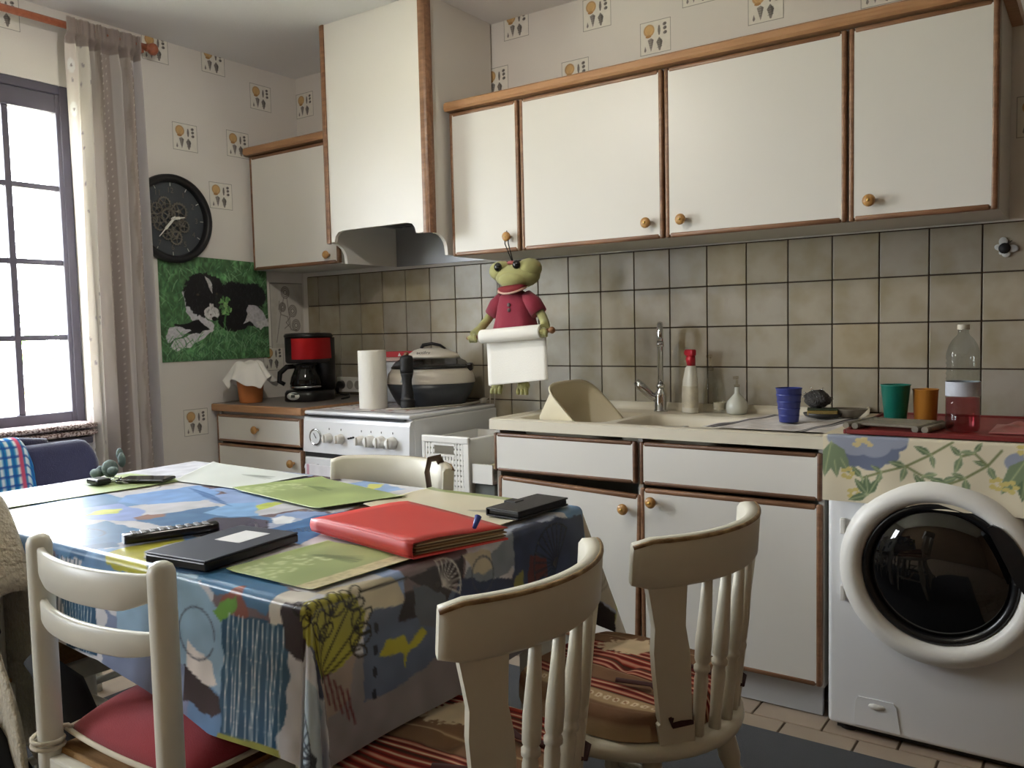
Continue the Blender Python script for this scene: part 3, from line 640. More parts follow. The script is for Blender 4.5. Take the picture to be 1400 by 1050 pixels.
PATCH = [
((130,165,215),[(1.395,-1.845),(1.433,-1.663),(1.599,-1.707),(1.638,-1.794),(1.554,-1.89),(1.468,-1.912)]),
((150,170,220),[(1.415,-2.086),(1.479,-1.918),(1.616,-1.929),(1.71,-2.009),(1.557,-2.073)]),
((215,220,120),[(1.541,-2.039),(1.508,-1.977),(1.538,-1.948),(1.582,-1.982),(1.562,-2.016)]),
((200,210,105),[(1.389,-2.156),(1.433,-2.099),(1.502,-2.126),(1.521,-2.177),(1.503,-2.207)]),
((95,135,175),[(1.64,-2.168),(1.646,-2.045),(1.783,-2.049),(1.845,-2.07),(1.866,-2.146),(1.822,-2.237),(1.791,-2.239)]),
((150,120,110),[(1.668,-1.99),(1.659,-1.955),(1.698,-1.933),(1.719,-1.944),(1.723,-1.981),(1.701,-2.004)]),
((70,110,150),[(1.797,-2.235),(1.848,-2.136),(1.894,-2.155),(1.859,-2.231)]),
((185,180,70),[(1.938,-2.231),(1.909,-2.171),(1.913,-2.119),(1.93,-2.04),(1.968,-2.062),(1.974,-2.149),(2.095,-2.223),(2.054,-2.234)]),
((140,180,225),[(1.772,-1.877),(1.731,-1.781),(1.773,-1.733),(1.905,-1.836),(1.865,-1.88)]),
((90,85,100),[(1.882,-1.993),(1.84,-1.9),(1.901,-1.862),(1.971,-1.851),(2.019,-1.893),(2.043,-1.955),(2.0,-2.0),(1.953,-2.027)]),
((85,125,175),[(2.035,-1.928),(2.032,-1.769),(2.067,-1.699),(2.119,-1.768),(2.184,-1.905),(2.207,-1.969),(2.126,-1.948)]),
((235,238,242),[(1.962,-1.844),(1.964,-1.807),(2.0,-1.799),(2.044,-1.845),(2.012,-1.87)]),
((75,120,160),[(2.202,-2.202),(2.213,-2.087),(2.418,-2.169),(2.421,-2.229),(2.407,-2.238),(2.335,-2.231)]),
((215,210,200),[(2.372,-2.259),(2.415,-2.245),(2.423,-2.173),(2.476,-2.16),(2.483,-2.192),(2.46,-2.241)]),
((140,85,75),[(2.317,-2.28),(2.288,-2.233),(2.333,-2.193),(2.362,-2.228),(2.367,-2.274),(2.36,-2.295)]),
((205,195,170),[(2.466,-2.159),(2.502,-2.024),(2.543,-2.001),(2.585,-2.017),(2.561,-2.134),(2.502,-2.157)]),
((100,90,95),[(1.625,-1.434),(1.606,-1.385),(1.689,-1.382),(1.751,-1.425),(1.705,-1.467)]),
((140,170,215),[(1.777,-1.465),(1.814,-1.373),(1.995,-1.434),(1.985,-1.487),(1.857,-1.457)]),
((215,215,110),[(1.895,-1.487),(1.849,-1.409),(1.891,-1.404),(1.919,-1.441),(1.916,-1.493)]),
((120,80,70),[(2.046,-1.698),(2.042,-1.62),(2.103,-1.627),(2.096,-1.688)]),
((150,180,205),[(2.214,-2.198),(2.242,-2.226),(2.297,-2.25),(2.303,-2.321),(2.304,-2.384),(2.201,-2.364),(1.983,-2.388),(1.997,-2.243),(2.153,-2.204)]),
((235,228,225),[(2.204,-2.323),(2.239,-2.334),(2.274,-2.334),(2.288,-2.374),(2.236,-2.379),(2.201,-2.368)]),
((60,50,55),[(2.201,-2.368),(2.253,-2.375),(2.297,-2.393),(2.307,-2.419),(2.283,-2.432),(2.232,-2.419),(2.196,-2.425)]),
((50,88,115),[(2.3,-2.246),(2.378,-2.248),(2.444,-2.244),(2.466,-2.28),(2.456,-2.362),(2.43,-2.455),(2.303,-2.47),(2.303,-2.321)]),
((110,160,70),[(2.266,-2.247),(2.327,-2.216),(2.333,-2.235),(2.295,-2.27)]),
((60,50,55),[(2.446,-2.212),(2.513,-2.191),(2.524,-2.246),(2.514,-2.293),(2.484,-2.29),(2.447,-2.274)]),
((165,160,60),[(2.497,-2.253),(2.486,-2.216),(2.494,-2.157),(2.511,-2.112),(2.543,-2.095),(2.583,-2.111),(2.613,-2.154),(2.611,-2.222),(2.542,-2.239)]),
((90,102,125),[(2.546,-2.086),(2.56,-1.892),(2.585,-1.831),(2.658,-1.878),(2.684,-2.011),(2.686,-2.121),(2.608,-2.108)]),
((175,168,60),[(2.624,-2.07),(2.607,-2.059),(2.604,-2.018),(2.619,-2.003),(2.606,-1.964),(2.621,-1.956),(2.641,-2.009),(2.664,-2.018),(2.638,-2.019)]),
((150,135,125),[(2.613,-2.226),(2.613,-2.154),(2.591,-2.116),(2.669,-2.148),(2.682,-2.213)]),
((45,36,40),[(2.513,-1.987),(2.508,-1.834),(2.554,-1.842),(2.555,-1.91),(2.536,-1.955)]),
((45,36,40),[(2.536,-2.004),(2.545,-1.853),(2.583,-1.903),(2.582,-2.019)]),
((130,138,148),[(2.58,-1.841),(2.537,-1.823),(2.515,-1.711),(2.502,-1.654),(2.521,-1.615),(2.56,-1.61),(2.579,-1.738)]),
((200,190,165),[(2.511,-1.835),(2.519,-1.754),(2.556,-1.749),(2.556,-1.801)]),
((52,62,90),[(2.499,-1.661),(2.496,-1.573),(2.518,-1.401),(2.552,-1.377),(2.631,-1.445),(2.655,-1.551),(2.633,-1.685),(2.585,-1.893),(2.551,-1.85),(2.594,-1.683)]),
((90,45,45),[(2.562,-1.617),(2.575,-1.562),(2.619,-1.557),(2.622,-1.633)]),
((140,135,75),[(2.597,-1.671),(2.585,-1.644),(2.64,-1.647),(2.633,-1.685)]),
((195,190,175),[(2.503,-1.392),(2.527,-1.291),(2.704,-1.223),(2.678,-1.339),(2.554,-1.386)]),
((38,33,35),[(2.678,-1.339),(2.706,-1.232),(2.849,-1.189),(2.78,-1.385)]),
((90,95,105),[(2.531,-1.974),(2.561,-1.898),(2.585,-1.893),(2.62,-1.93),(2.605,-1.977)]),
]
for k, (col, pts) in enumerate(PATCH): c.poly(pts, col, .006, seed=k+2)
def wig(p0, p1, n, amp, w, col, al=1.0, sd=0):
    q = random.Random(sd); pts = []
    for i in range(n+1):
        t_ = i/n; pts.append((p0[0]+(p1[0]-p0[0])*t_+q.uniform(-amp, amp), p0[1]+(p1[1]-p0[1])*t_+q.uniform(-amp, amp)))
    c.line(pts, w, col, al)
for k in range(12): wig((2.314+.0122*k, -2.25), (2.314+.0112*k+.006*math.sin(k*1.7), -2.446), 9, .0018, .0006 if k % 3 else .0018, (214, 222, 226), 1, k)
for k in range(16): wig((1.60+.016*k, -2.235), (1.62+.014*k, -2.44), 8, .002, .003, (60, 84, 104), 1, k+40)
c.poly([(1.77, -2.26), (1.90, -2.25), (1.93, -2.45), (1.80, -2.455)], (60, 92, 118), .004)
for k in range(10): wig((1.775+.013*k, -2.26), (1.80+.011*k, -2.45), 8, .002, .0006, (206, 216, 222), 1, k+70)
c.poly([(2.295, -2.46), (2.445, -2.46), (2.44, -2.446), (2.30, -2.448)], (160, 160, 84), .001)
# leaf drawing on the olive blob and on the corner
st = (2.62, -2.215); 
for dx, dy, l_ in ((-.07, .02, 1), (-.10, .05, 1), (-.10, .09, 1), (-.06, .10, 1), (-.03, .09, 1), (-.11, .0, .8)):
    e_ = (st[0]+dx, st[1]+dy); c.line([st, ((st[0]+e_[0])/2+.005, (st[1]+e_[1])/2-.006), e_], .0015, (34, 32, 24))
    ba = math.atan2(dy, dx)
    for q in (-.8, 0, .8):
        l_ = .046 if q == 0 else .034; ca, sa = math.cos(ba+q), math.sin(ba+q); pts = []
        for i in range(13):
            t_ = i/12*2*math.pi; lx, ly = l_*.5*(1-math.cos(t_)), .0095*math.sin(t_); pts.append((e_[0]-.006*math.cos(ba)+lx*ca-ly*sa, e_[1]-.006*math.sin(ba)+lx*sa+ly*ca))
        c.line(pts, .0012, (34, 32, 24))
def fan(cx_, cy_, r, a0, a1, n, col, w=.0028):
    for k in range(n):
        a = R_(a0+(a1-a0)*k/(n-1)); c.line([(cx_, cy_), (cx_+r*math.cos(a), cy_+r*math.sin(a))], w, col, .85)
    c.line([(cx_+r*math.cos(R_(a0+(a1-a0)*k/20)), cy_+r*math.sin(R_(a0+(a1-a0)*k/20))) for k in range(21)], w, col, .85)
c.poly([(2.53, -2.30), (2.66, -2.24), (2.75, -2.46), (2.56, -2.46)], (176, 190, 200), .006)
fan(2.58, -2.43, .10, 5, 100, 11, (44, 52, 60)); fan(2.66, -2.34, .09, 200, 300, 10, (44, 52, 60))
fan(2.70, -1.30, .09, 150, 330, 16, (150, 142, 130), .002); fan(2.60, -1.52, .085, 140, 330, 14, (28, 30, 46), .0022); fan(2.55, -1.90, .05, 60, 190, 9, (215, 212, 205), .0022)
for p, rx, ry in (((1.93, -1.93), .075, .05), ((2.23, -2.30), .05, .045), ((1.72, -2.13), .05, .03), ((1.30, -1.75), .07, .04), ((2.56, -1.78), .035, .035)):
    c.line([(p[0]+rx*math.cos(k*.33), p[1]+ry*math.sin(k*.33)) for k in range(19)], .0022, (70, 74, 90), .7)
for k in range(7): wig((2.07+.012*k, -1.92+.008*k), (2.12+.012*k, -1.80+.01*k), 5, .001, .0018, (40, 52, 74), .8, k+90)
for k in range(8): wig((1.45+.02*k, -1.70-.008*k), (1.62+.02*k, -1.74-.008*k), 4, .002, .0018, (60, 92, 140), .7, k+120)
for k in range(5): wig((2.60+.013*k, -2.20+.012*k), (2.66+.012*k, -2.19+.012*k), 4, .001, .0024, (92, 40, 44), .9, k+150)
c.line([(2.507, -2.10), (2.512, -1.99)], .0028, (48, 44, 40))
for k in range(4): c.ell(2.575+.035*k, -2.075-.006*k, .009, .0055, (40, 44, 56))
c.mottle(.06, 35, 8)
def cloth_map(X, Y):
    cx_, cy_ = (TX0+TX1)/2, (TY0+TY1)/2; hx, hy_ = (TX1-TX0)/2, (TY1-TY0)/2; rr = .016
    sx = np.sign(X-cx_); sy = np.sign(Y-cy_); ax = np.maximum(np.abs(X-cx_)-hx, 0); ay = np.maximum(np.abs(Y-cy_)-hy_, 0)
    ay = np.where(sy < 0, ay*(1-.20*np.clip((2.28-X)/.35, 0, 1)), ay)
    s = np.hypot(ax, ay); ang = np.arctan2(ay, ax+1e-12); dx = np.where(s > 0, np.cos(ang), 0); dy = np.where(s > 0, np.sin(ang), 0)
    q = np.pi/2*rr; on = s < q; th = np.clip(s/rr, 0, np.pi/2)
    out = np.where(on, rr*np.sin(th), rr); dn = np.where(on, rr*(1-np.cos(th)), rr+s-q); h = np.maximum(s-q, 0)
    corner = np.sin(2*ang)**2*((ax > 0) & (ay > 0))
    along = np.where(ay > ax, X, Y); wave = np.sin(along*17+np.where(ay > ax, .6, 2.0))*.5+np.sin(along*9.3+1.1)*.5
    out = out+h*.06+h*corner*.28+h*(1-corner)*.075*(wave+1)*.5
    # two folds beside each corner cone
    out = out-h*.16*np.exp(-((ang-.42)/.16)**2)*(corner > 0)-h*.16*np.exp(-((ang-1.15)/.16)**2)*(corner > 0)
    px = np.clip(X, TX0, TX1)+sx*dx*out; py = np.clip(Y, TY0, TY1)+sy*dy*out
    pz = TZ+.003-dn*.985
    pz = pz+np.where(s == 0, .0012*np.sin(X*13)*np.sin(Y*17), 0)
    return px, py, pz
oil = printmat('printed_oilcloth', 0.27, 0.5)
tc = link('tablecloth', c.mesh('tablecloth', cloth_map, oil), None); tag(tc, 'colourful patchwork-print oilcloth with leaves covering the dining table', 'tablecloth')
tc.data.polygons.foreach_set('use_smooth', [True]*len(tc.data.polygons))

# ------------------------------------------------------------------ chairs
worn = wood('worn_wood_edge', (110, 76, 40), (176, 150, 108), 0.5, (40, 40, 40))
def windsor(label, loc, rz):
    t = thing('spindle_back_chair', label, 'chair', loc, rz, 'cream spindle-back chairs')
    seat = MB().lathe([(.12, .410), (.195, .412), (.213, .420), (.217, .432), (.213, .443), (.200, .448), (.10, .445), (.001, .444)], 40, sy=.98)
    obj('seat', seat, M['chair_paint'], t)
    Rr, yc = .29, .066
    def top(th, z):
        k = (z-.44)/.38; r_ = Rr; lean = -.028*(k-1)
        return Vector((r_*math.sin(th), yc-r_*math.cos(th)+lean, z))
    rings = []; n = 28
    for i in range(n+1):
        th = R_(-45+90*i/n); p = top(th, .82); q = top(th, .735); rad = Vector((math.sin(th), -math.cos(th), 0))
        e = min(i, n-i)/2.0; k = 1.0 if e >= 1 else (.72+.28*e); hh = (p.z-q.z)
        zt = p.z-(1-k)*hh*.35; zb = q.z+(1-k)*hh*.35; th_ = .014
        sec = [(-th_, zb+.006), (-th_+.004, zb), (th_-.004, zb), (th_, zb+.006), (th_, zt-.008), (th_-.006, zt), (-th_+.006, zt), (-th_, zt-.008)]
        rings.append([Vector((q.x, q.y, 0))+(Vector((p.x-q.x, p.y-q.y, 0))*((z-q.z)/hh))+rad*o_+Vector((0, 0, z)) for o_, z in sec])
    cr = obj('crest_rail', MB().loft(rings), M['chair_paint'], t)
    ed = MB(); ed.tube([Vector(r_[4])*.5+Vector(r_[5])*.5 for r_ in rings], .0042, 6); obj('worn_edge', ed, worn, cr)
    for s_ in (-1, 1):
        a = R_(34)*s_; p0 = Vector((.192*math.sin(a), -.192*math.cos(a), .440)); p1 = top(R_(33)*s_, .750)
        tan = Vector((math.cos(a), math.sin(a), 0)); rad = Vector((math.sin(a), -math.cos(a), 0)); rr_ = []
        for k, w in ((0, .066), (.14, .068), (.15, .060), (.30, .062), (.45, .066), (.58, .066), (.72, .056), (.82, .062), (1.0, .074)):
            q = p0.lerp(p1, k); rr_.append([q-tan*w/2-rad*.009, q+tan*w/2-rad*.009, q+tan*w/2+rad*.009, q-tan*w/2+rad*.009])
        obj('back_post', MB().loft(rr_, sm=False), M['chair_paint'], t)
    for a0, a1 in ((-20, -15.5), (-6.8, -5.2), (6.8, 5.2), (20, 15.5)):
        p0 = Vector((.19*math.sin(R_(a0)), -.19*math.cos(R_(a0)), .442)); p1 = top(R_(a1), .745)
        prof = [(0, .011), (.12, .0105), (.36, .0125), (.40, .0105), (.415, .0145), (.44, .0145), (.455, .0105), (.48, .014), (.60, .0145), (.80, .011), (1, .0085)]
        obj('spindle', MB().tube([p0.lerp(p1, k) for k, _ in prof], [r_ for _, r_ in prof], 10), M['chair_paint'], t)
    for x in (-1, 1):
        for y in (-1, 1):
            p0 = Vector((.125*x, .12*y, .415)); p1 = Vector((.185*x, .185*y, 0))
            prof = [(0, .017), (.25, .022), (.30, .016), (.33, .021), (.37, .016), (.55, .021), (.9, .014), (1, .013)]
            obj('leg', MB().tube([p0.lerp(p1, k) for k, _ in prof], [r_ for _, r_ in prof], 12), M['chair_paint'], t)
    for x in (-1, 1): obj('stretcher', MB().tube([(.156*x, -.153, .2), (.156*x, 0, .2), (.156*x, .153, .2)], [.009, .013, .009], 10), M['chair_paint'], t)
    obj('stretcher', MB().tube([(-.155, 0, .2), (0, 0, .2), (.155, 0, .2)], [.009, .013, .009], 10), M['chair_paint'], t)
    return t
windsor('nearest cream spindle-back chair with worn crest rail at the table end', (2.637, -2.034, 0), 92)
windsor('cream spindle-back chair standing in front of the sink unit door', (2.738, -1.605, 0), 84)
windsor('cream spindle-back chair behind the table by the cooker, brown strap on its crest', (1.905, -1.53, 0), 184)

def ladder(label, loc, rz):
    t = thing('ladder_back_chair', label, 'chair', loc, rz, 'white ladder-back chairs')
    for x in (-.18, .18):
        prof = [(.019, 0), (.020, .02), (.021, .3), (.021, .808), (.0205, .816), (.017, .825), (.010, .830), (.001, .8315)]
        obj('back_post', MB().lathe(prof, 18, (x, -.19, 0)), M['white_paint'], t)
        obj('leg', MB().lathe([(.018, 0), (.020, .03), (.0205, .435), (.016, .445), (.001, .447)], 16, (x, .19, 0)), M['white_paint'], t)
    for zc, h0, h1 in ((.792, .040, .060), (.704, .034, .042)):
        rings = []
        for i in range(25):
            u_ = i/24; x = -.172+.344*u_; k = math.sin(math.pi*u_); kk = k**.7
            y = -.19-.034*kk; h = h0+(h1-h0)*min(1, k*1.8); step = .008*min(1, k*5)
            zt = zc+h0/2-.002*k-step*.3; zb = zt-h
            rings.append([(x, y-.007, zb+.003), (x, y-.004, zb), (x, y+.004, zb), (x, y+.007, zb+.003), (x, y+.007, zt-.003), (x, y+.004, zt), (x, y-.004, zt), (x, y-.007, zt-.003)])
        obj('back_slat', MB().loft(rings), M['white_paint'], t)
    for p0, p1 in (((-.16, -.205, .395), (.16, -.180, .438)), ((-.16, .180, .395), (.16, .205, .438)), ((-.193, -.17, .395), (-.168, .17, .438)), ((.168, -.17, .395), (.193, .17, .438))):
        obj('seat_rail', MB().b2(p0, p1, .004), M['white_paint'], t)
    for z in (.14, .25):
        for x in (-.18, .18): obj('stretcher', MB().cyl((x, -.175, z), (x, .175, z), .010), M['white_paint'], t)
    for y in (-.19, .19): obj('stretcher', MB().cyl((-.165, y, .19), (.165, y, .19), .010), M['white_paint'], t)
    r_ = MB()
    rush = lambda u_, v_: ((u_-.5)*.35, (v_-.5)*.36, .444+.008*(1-max(abs(u_-.5), abs(v_-.5))*2)+.0022*math.sin(90*max(abs(u_-.5), abs(v_-.5))*2))
    r_.surf(rush, 40, 40, thick=.016); obj('rush_seat', r_, mat('woven_rush', (158, 122, 78), 0.8, var=0.15, vs=40, bump=0.3, bs=120, stretch=(1, 8, 1)), t)
    return t
ladder('white ladder-back chair with a red seat cushion at the front of the table', (2.138, -2.148, 0), 1)

# square pads on the seats
red_f = mat('red_canvas', (150, 42, 54), 0.85, var=0.06, vs=12, bump=0.15, bs=400, sheen=.2)
pipe_f = mat('cream_piping', (214, 204, 184), 0.8)
cu = thing('seat_cushion', 'plain red seat cushion with cream piping on the ladder-back chair', 'cushion', (2.138, -2.140, .4535), 1)
def pad(u_, v_, a, b_, h, top=True):
    x = (u_-.5)*2; y = (v_-.5)*2
    return a*x*(1-.06*y*y), b_*y*(1-.06*x*x), h
def pad_top(u_, v_, a=.184, b_=.18, h=.062):
    x = (u_-.5)*2; y = (v_-.5)*2; k = max(0, (1-abs(x)**3))*max(0, (1-abs(y)**3))
    px, py, _ = pad(u_, v_, a, b_, 0); return (px, py, .016+h*k**.55+.003*math.sin(px*40)*k)
g = MB(); g.surf(pad_top, 28, 28); g.surf(lambda u_, v_: (*pad(u_, v_, .184, .18, 0)[:2], .016-.013*(max(0, (1-abs((u_-.5)*2)**4)*(1-abs((v_-.5)*2)**4))**.5)), 28, 28)
obj('pad', g, red_f, cu)
edge = []
for k in range(80):
    q = k/80*4; s_ = q % 1
    uv_ = [(s_, 0), (1, s_), (1-s_, 1), (0, 1-s_)][int(q)]; p = pad(*uv_, .186, .182, 0); edge.append((p[0], p[1], .017))
obj('piping', MB().tube(edge+edge[:2], .0048, 7), pipe_f, cu)
for s_ in (-1, 1):
    ti = [(s_*.165, -.165, .018), (s_*.158, -.178, .03), (s_*.178, -.178, .024)]
    ti += [(s_*.18+.0255*math.cos(R_(a)), -.203+.0255*math.sin(R_(a)), .020-.00003*a) for a in range(90, 90+361*2, 24)]
    obj('tie', MB().tube(ti, .004, 6), pipe_f, cu)
st_m = printmat('striped_cushion_print', 0.9, 0.2, bump=.1)
def striped(label, loc, rz, seed, a=.19):
    t = thing('seat_cushion', label, 'cushion', loc, rz, 'striped round chair pads')
    cv = Cv(-a, -a, a, a, .0035, (176, 150, 118)); q = random.Random(seed); x = -a+.004
    while x < a:
        kind = q.choice('rrdb'); w = q.uniform(.028, .044)
        if kind == 'r':
            cv.poly([(x, -a), (x+w, -a), (x+w, a), (x, a)], (142, 40, 34))
            for e_ in (.25, .5, .75): cv.line([(x+w*e_, -a), (x+w*e_, a)], .0028, (212, 190, 160) if e_ != .5 else (70, 20, 22))
            for e_ in (0, 1): cv.line([(x+w*e_, -a), (x+w*e_, a)], .003, (58, 34, 26))
        elif kind == 'd':
            k = -a
            while k < a: cv.ell(x+w/2, k, .007, .007, (222, 206, 178)); cv.ell(x+w/2, k, .003, .003, (150, 110, 84)); k += .02
        else: cv.poly([(x, -a), (x+w, -a), (x+w, a), (x, a)], (122, 92, 70))
        x += w+.004
    cv.ell(.0+.10, .06, .05, .06, (206, 186, 156), 30, .1, .5, .8); cv.mottle(.05, 40, seed)
    def f(X, Y):
        m_ = np.maximum(np.abs(X), np.abs(Y))/a; xn, yn = X/a, Y/a; X2 = X*(1-.17*yn**4-.05*yn**2); Y2 = Y*(1-.17*xn**4-.05*xn**2)
        h = np.where(m_ < .86, .048+.004*np.cos(m_*3)-.012*np.exp(-(m_/.10)**2), .048*np.sqrt(np.clip(1-((m_-.86)/.14)**2, 0, 1)))
        h = h+.002*np.sin(X*34+1)*np.sin(Y*29)*(m_ < .86)
        return X2, Y2, .002+h
    link('pad', cv.mesh('pad', f, st_m), None, t)
    dk = mat('dark_ribbon', (62, 24, 26), 0.8)
    for s_ in (-1, 1):
        rb = [(s_*.10, -.135, .030), (s_*.108, -.150, .045), (s_*.125, -.178, .050), (s_*.135, -.186, .038), (s_*.098, -.200, .036), (s_*.07, -.182, .045), (s_*.085, -.155, .048), (s_*.06, -.10, .062), (s_*.09, -.04, .066)]
        obj('tie', MB().tube(rb, .0075, 6, flat=.35), dk, t)
    return t
striped('striped red and beige seat pad on the nearest spindle-back chair', (2.622, -2.034, .4485), 92, 5)
striped('striped red and beige seat pad on the chair before the sink unit', (2.722, -1.605, .4485), 84, 9)

# ------------------------------------------------------------------ ceiling lamp above the table (out of frame), lit
lp = thing('pendant_lamp', 'white dome pendant lamp hanging over the table', 'lamp', (1.60, -1.62, CEIL))
obj('ceiling_rose', MB().lathe([(.05, 0), (.05, -.012), (.03, -.03), (.004, -.034)], 20), M['white_plastic'], lp)
obj('cord', MB().cyl((0, 0, -.03), (0, 0, -.17), .003, n=8), M['white_plastic'], lp)
obj('lamp_shade', MB().lathe([(.02, -.16), (.035, -.17), (.08, -.20), (.125, -.245), (.122, -.247), (.078, -.206), (.034, -.177), (.02, -.166)], 32, cap=False), mat('opal_shade', (236, 234, 226), 0.4), lp)
em, nt_, N_, L_, b_ = newmat('bulb_glow'); b_.inputs['Emission Color'].default_value = (1, .86, .68, 1); b_.inputs['Emission Strength'].default_value = 6
obj('bulb', MB().ball((0, 0, -.225), .028), em, lp)
ld = bpy.data.lights.new('lamp_bulb_light', 'POINT'); ld.energy = LAMP_W; ld.color = (1, .93, .84); ld.shadow_soft_size = .03
lo_ = bpy.data.objects.new('lamp_bulb_light', ld); COL.objects.link(lo_); lo_.location = (0, 0, -.275); lo_.parent = lp

# ------------------------------------------------------------------ curtain
rod_m = wood('reddish_rod', (150, 84, 60), (172, 104, 76), 0.4)
rd = thing('curtain_rod', 'reddish wooden curtain rod with a ball finial above the window', 'curtain rod', (.11, -1.9, 2.405))
obj('pole', MB().cyl((.11, -2.85, 2.405), (.11, -.915, 2.405), .014), rod_m, rd, True)
obj('finial', MB().lathe([(.014, 0), (.017, .004), (.010, .010), (.018, .016), (.026, .030), (.024, .044), (.012, .054), (.001, .056)], 18, T=Matrix.Translation((.11, -.915, 2.405)) @ Matrix.Rotation(R_(-90), 4, 'X')), rod_m, rd, True)
for y in (-.93, -2.8): obj('bracket', MB().b2((.002, y-.008, 2.38), (.11, y+.008, 2.392), .002).b2((.002, y-.02, 2.35), (.010, y+.02, 2.43), .002), rod_m, rd, True)
cW = 1.0; cz0, cz1 = .04, 2.435
c = Cv(0, cz0, cW, cz1, .006, (222, 216, 210)); taupe = (204, 196, 191); dk = (172, 161, 155); pale = (214, 210, 210)
bands = [(0, .07, (226, 218, 214)), (.07, .30, (226, 221, 214)), (.30, .42, taupe), (.42, .46, dk), (.46, .53, pale), (.53, .585, dk), (.585, .66, (206, 200, 198)), (.66, .715, dk), (.715, .80, taupe), (.80, .84, dk), (.84, 1.01, (216, 212, 214))]
for a, b_, col in bands: c.poly([(a*cW, cz0), (b_*cW, cz0), (b_*cW, cz1), (a*cW, cz1)], col)
rs = random.Random(4)
for a, b_ in ((.42, .46), (.53, .585), (.66, .715), (.80, .84)):
    z = cz0
    while z < cz1: c.ell((a+b_)/2*cW, z, .005, .005, (226, 220, 214)); z += .03
    c.line([(a*cW+.006*math.sin(k*.9), cz0+k*.03) for k in range(80)], .006, (176, 164, 156), .8)
for k in range(60):
    x = rs.uniform(.02, .30)*cW; z = rs.uniform(cz0, cz1); c.ell(x, z, .006, .009, (168, 160, 166), rs.uniform(0, 180), .3)
for k in range(14): z = cz0+.17*k; c.ell(.03, z, .022, .03, (240, 238, 238)); c.ell(.03, z, .006, .006, (120, 110, 112))
c.poly([(0, 2.335), (cW, 2.335), (cW, cz1), (0, cz1)], (158, 146, 141))
cy0, cy1 = -1.262, -.945
def curt(X, Z):
    u_ = X/cW; k = (Z-cz0)/(cz1-cz0); top = np.clip((Z-2.26)/.1, 0, 1)
    y = cy0+(cy1-cy0)*u_+.012*np.sin(u_*23)*(1-.4*top)+.014*(1-k)*(u_-.5)
    amp = .030+.014*(1-k); x = .105+amp*np.sin(u_*2*np.pi*5.2+.5*np.sin(k*4))*(1-.45*top)+.010*np.sin(u_*2*np.pi*11+k*2)
    hd = np.clip((Z-2.355)/.02, 0, 1); x = x*(1-hd)+hd*(.131+.006*np.sin(u_*2*np.pi*5.2)+.003*np.sin(u_*2*np.pi*16))
    return x+.0, y, Z
cu_ = thing('curtain', 'striped taupe and off-white curtain with dotted bands beside the window', 'curtain', (.11, -1.1, cz0))
l = cu_.location
link('curtain_panel', c.mesh('curtain_panel', lambda X, Y: tuple(a-b for a, b in zip(curt(X, Y), l)), printmat('curtain_fabric', 0.9, 0.1, translucent=.28)), None, cu_)

# ------------------------------------------------------------------ wall clock
clk = thing('wall_clock', 'round black wall clock with exposed gears, half hidden by the curtain', 'clock', (.002, -.764, 1.502))
T0 = Matrix.Translation((0, 0, .201)) @ Matrix.Rotation(R_(90), 4, 'Y') @ Matrix.Rotation(R_(90), 4, 'Z')   # local x -> +y wall, y -> up, z -> into room
obj('rim', MB().lathe([(.198, 0), (.200, .012), (.198, .030), (.190, .038), (.176, .038), (.168, .030), (.166, .006)], 64, T=T0, cap=False), mat('black_rim', (20, 21, 24), 0.45), clk)
obj('dial', MB().lathe([(.198, .001), (.198, .004), (.168, .006), (.001, .006)], 64, T=T0), mat('slate_dial', (62, 68, 74), 0.5, var=.1), clk)
gm = mat('aged_gear', (116, 112, 105), 0.5, metal=.4, var=.15); silver = mat('silver_hand', (214, 214, 208), 0.35)
def gear(x, y, r, n, z, rot=0):
    g = MB(); m_ = n*4; ro = []; ri = []
    for k in range(m_):
        a = 2*math.pi*k/m_+rot; q = r*(1.0 if k % 4 < 2 else .90); ro.append((x+q*math.cos(a), y+q*math.sin(a))); ri.append((x+r*.72*math.cos(a), y+r*.72*math.sin(a)))
    g.loft([[(p[0], p[1], z) for p in ri], [(p[0], p[1], z) for p in ro], [(p[0], p[1], z+.003) for p in ro], [(p[0], p[1], z+.003) for p in ri]], sm=False, cap=False, T=T0, loop=True)
    for k in range(5):
        a = 2*math.pi*k/5+rot; g.tube([(x, y, z+.0015), (x+r*.76*math.cos(a), y+r*.76*math.sin(a), z+.0015)], r*.06+.0008, 5, T=T0)
    g.lathe([(r*.24, 0), (r*.24, .004), (.0005, .004)], 12, (x, y, z), T=T0)
    obj('gear', g, gm, clk)
for k, (x, y, r) in enumerate([(-.035, .065, .034), (.035, .035, .044), (-.02, .01, .040), (.005, -.045, .042), (-.075, .04, .03), (.055, -.03, .03), (-.06, -.025, .036), (.015, -.085, .034), (-.03, -.07, .028), (.0, .04, .022), (-.095, -.005, .024), (.03, -.01, .026)]):
    gear(x, y, r, 10+int(r*200), .008+.0035*(k % 3), k*.7)
for h in range(1, 13):
    a = math.pi/2-h*math.pi/6
    text_obj('numeral', str(h), .034, gm, T0 @ Matrix.Translation((.128*math.cos(a), .128*math.sin(a), .007)), clk)
    obj('hour_mark', MB().box((0, .156, .0075), (.003, .016, .001), T=T0 @ Matrix.Rotation(-h*math.pi/6, 4, 'Z')), silver, clk)
def hand(nm, ang, ln, w, z):
    g = MB(); g.prism([(-w*.5, -.012), (w*.5, -.012), (w*.6, ln*.55), (w*.25, ln*.6), (w*.18, ln), (-w*.18, ln), (-w*.25, ln*.6), (-w*.6, ln*.55)], z, z+.002, 'z', T=T0 @ Matrix.Rotation(R_(-ang), 4, 'Z')); obj(nm, g, silver, clk)
hand('hour_hand', 80, .058, .010, .021); hand('minute_hand', 222, .115, .010, .025)
obj('hub', MB().lathe([(.008, .018), (.008, .029), (.001, .030)], 14, T=T0), silver, clk)

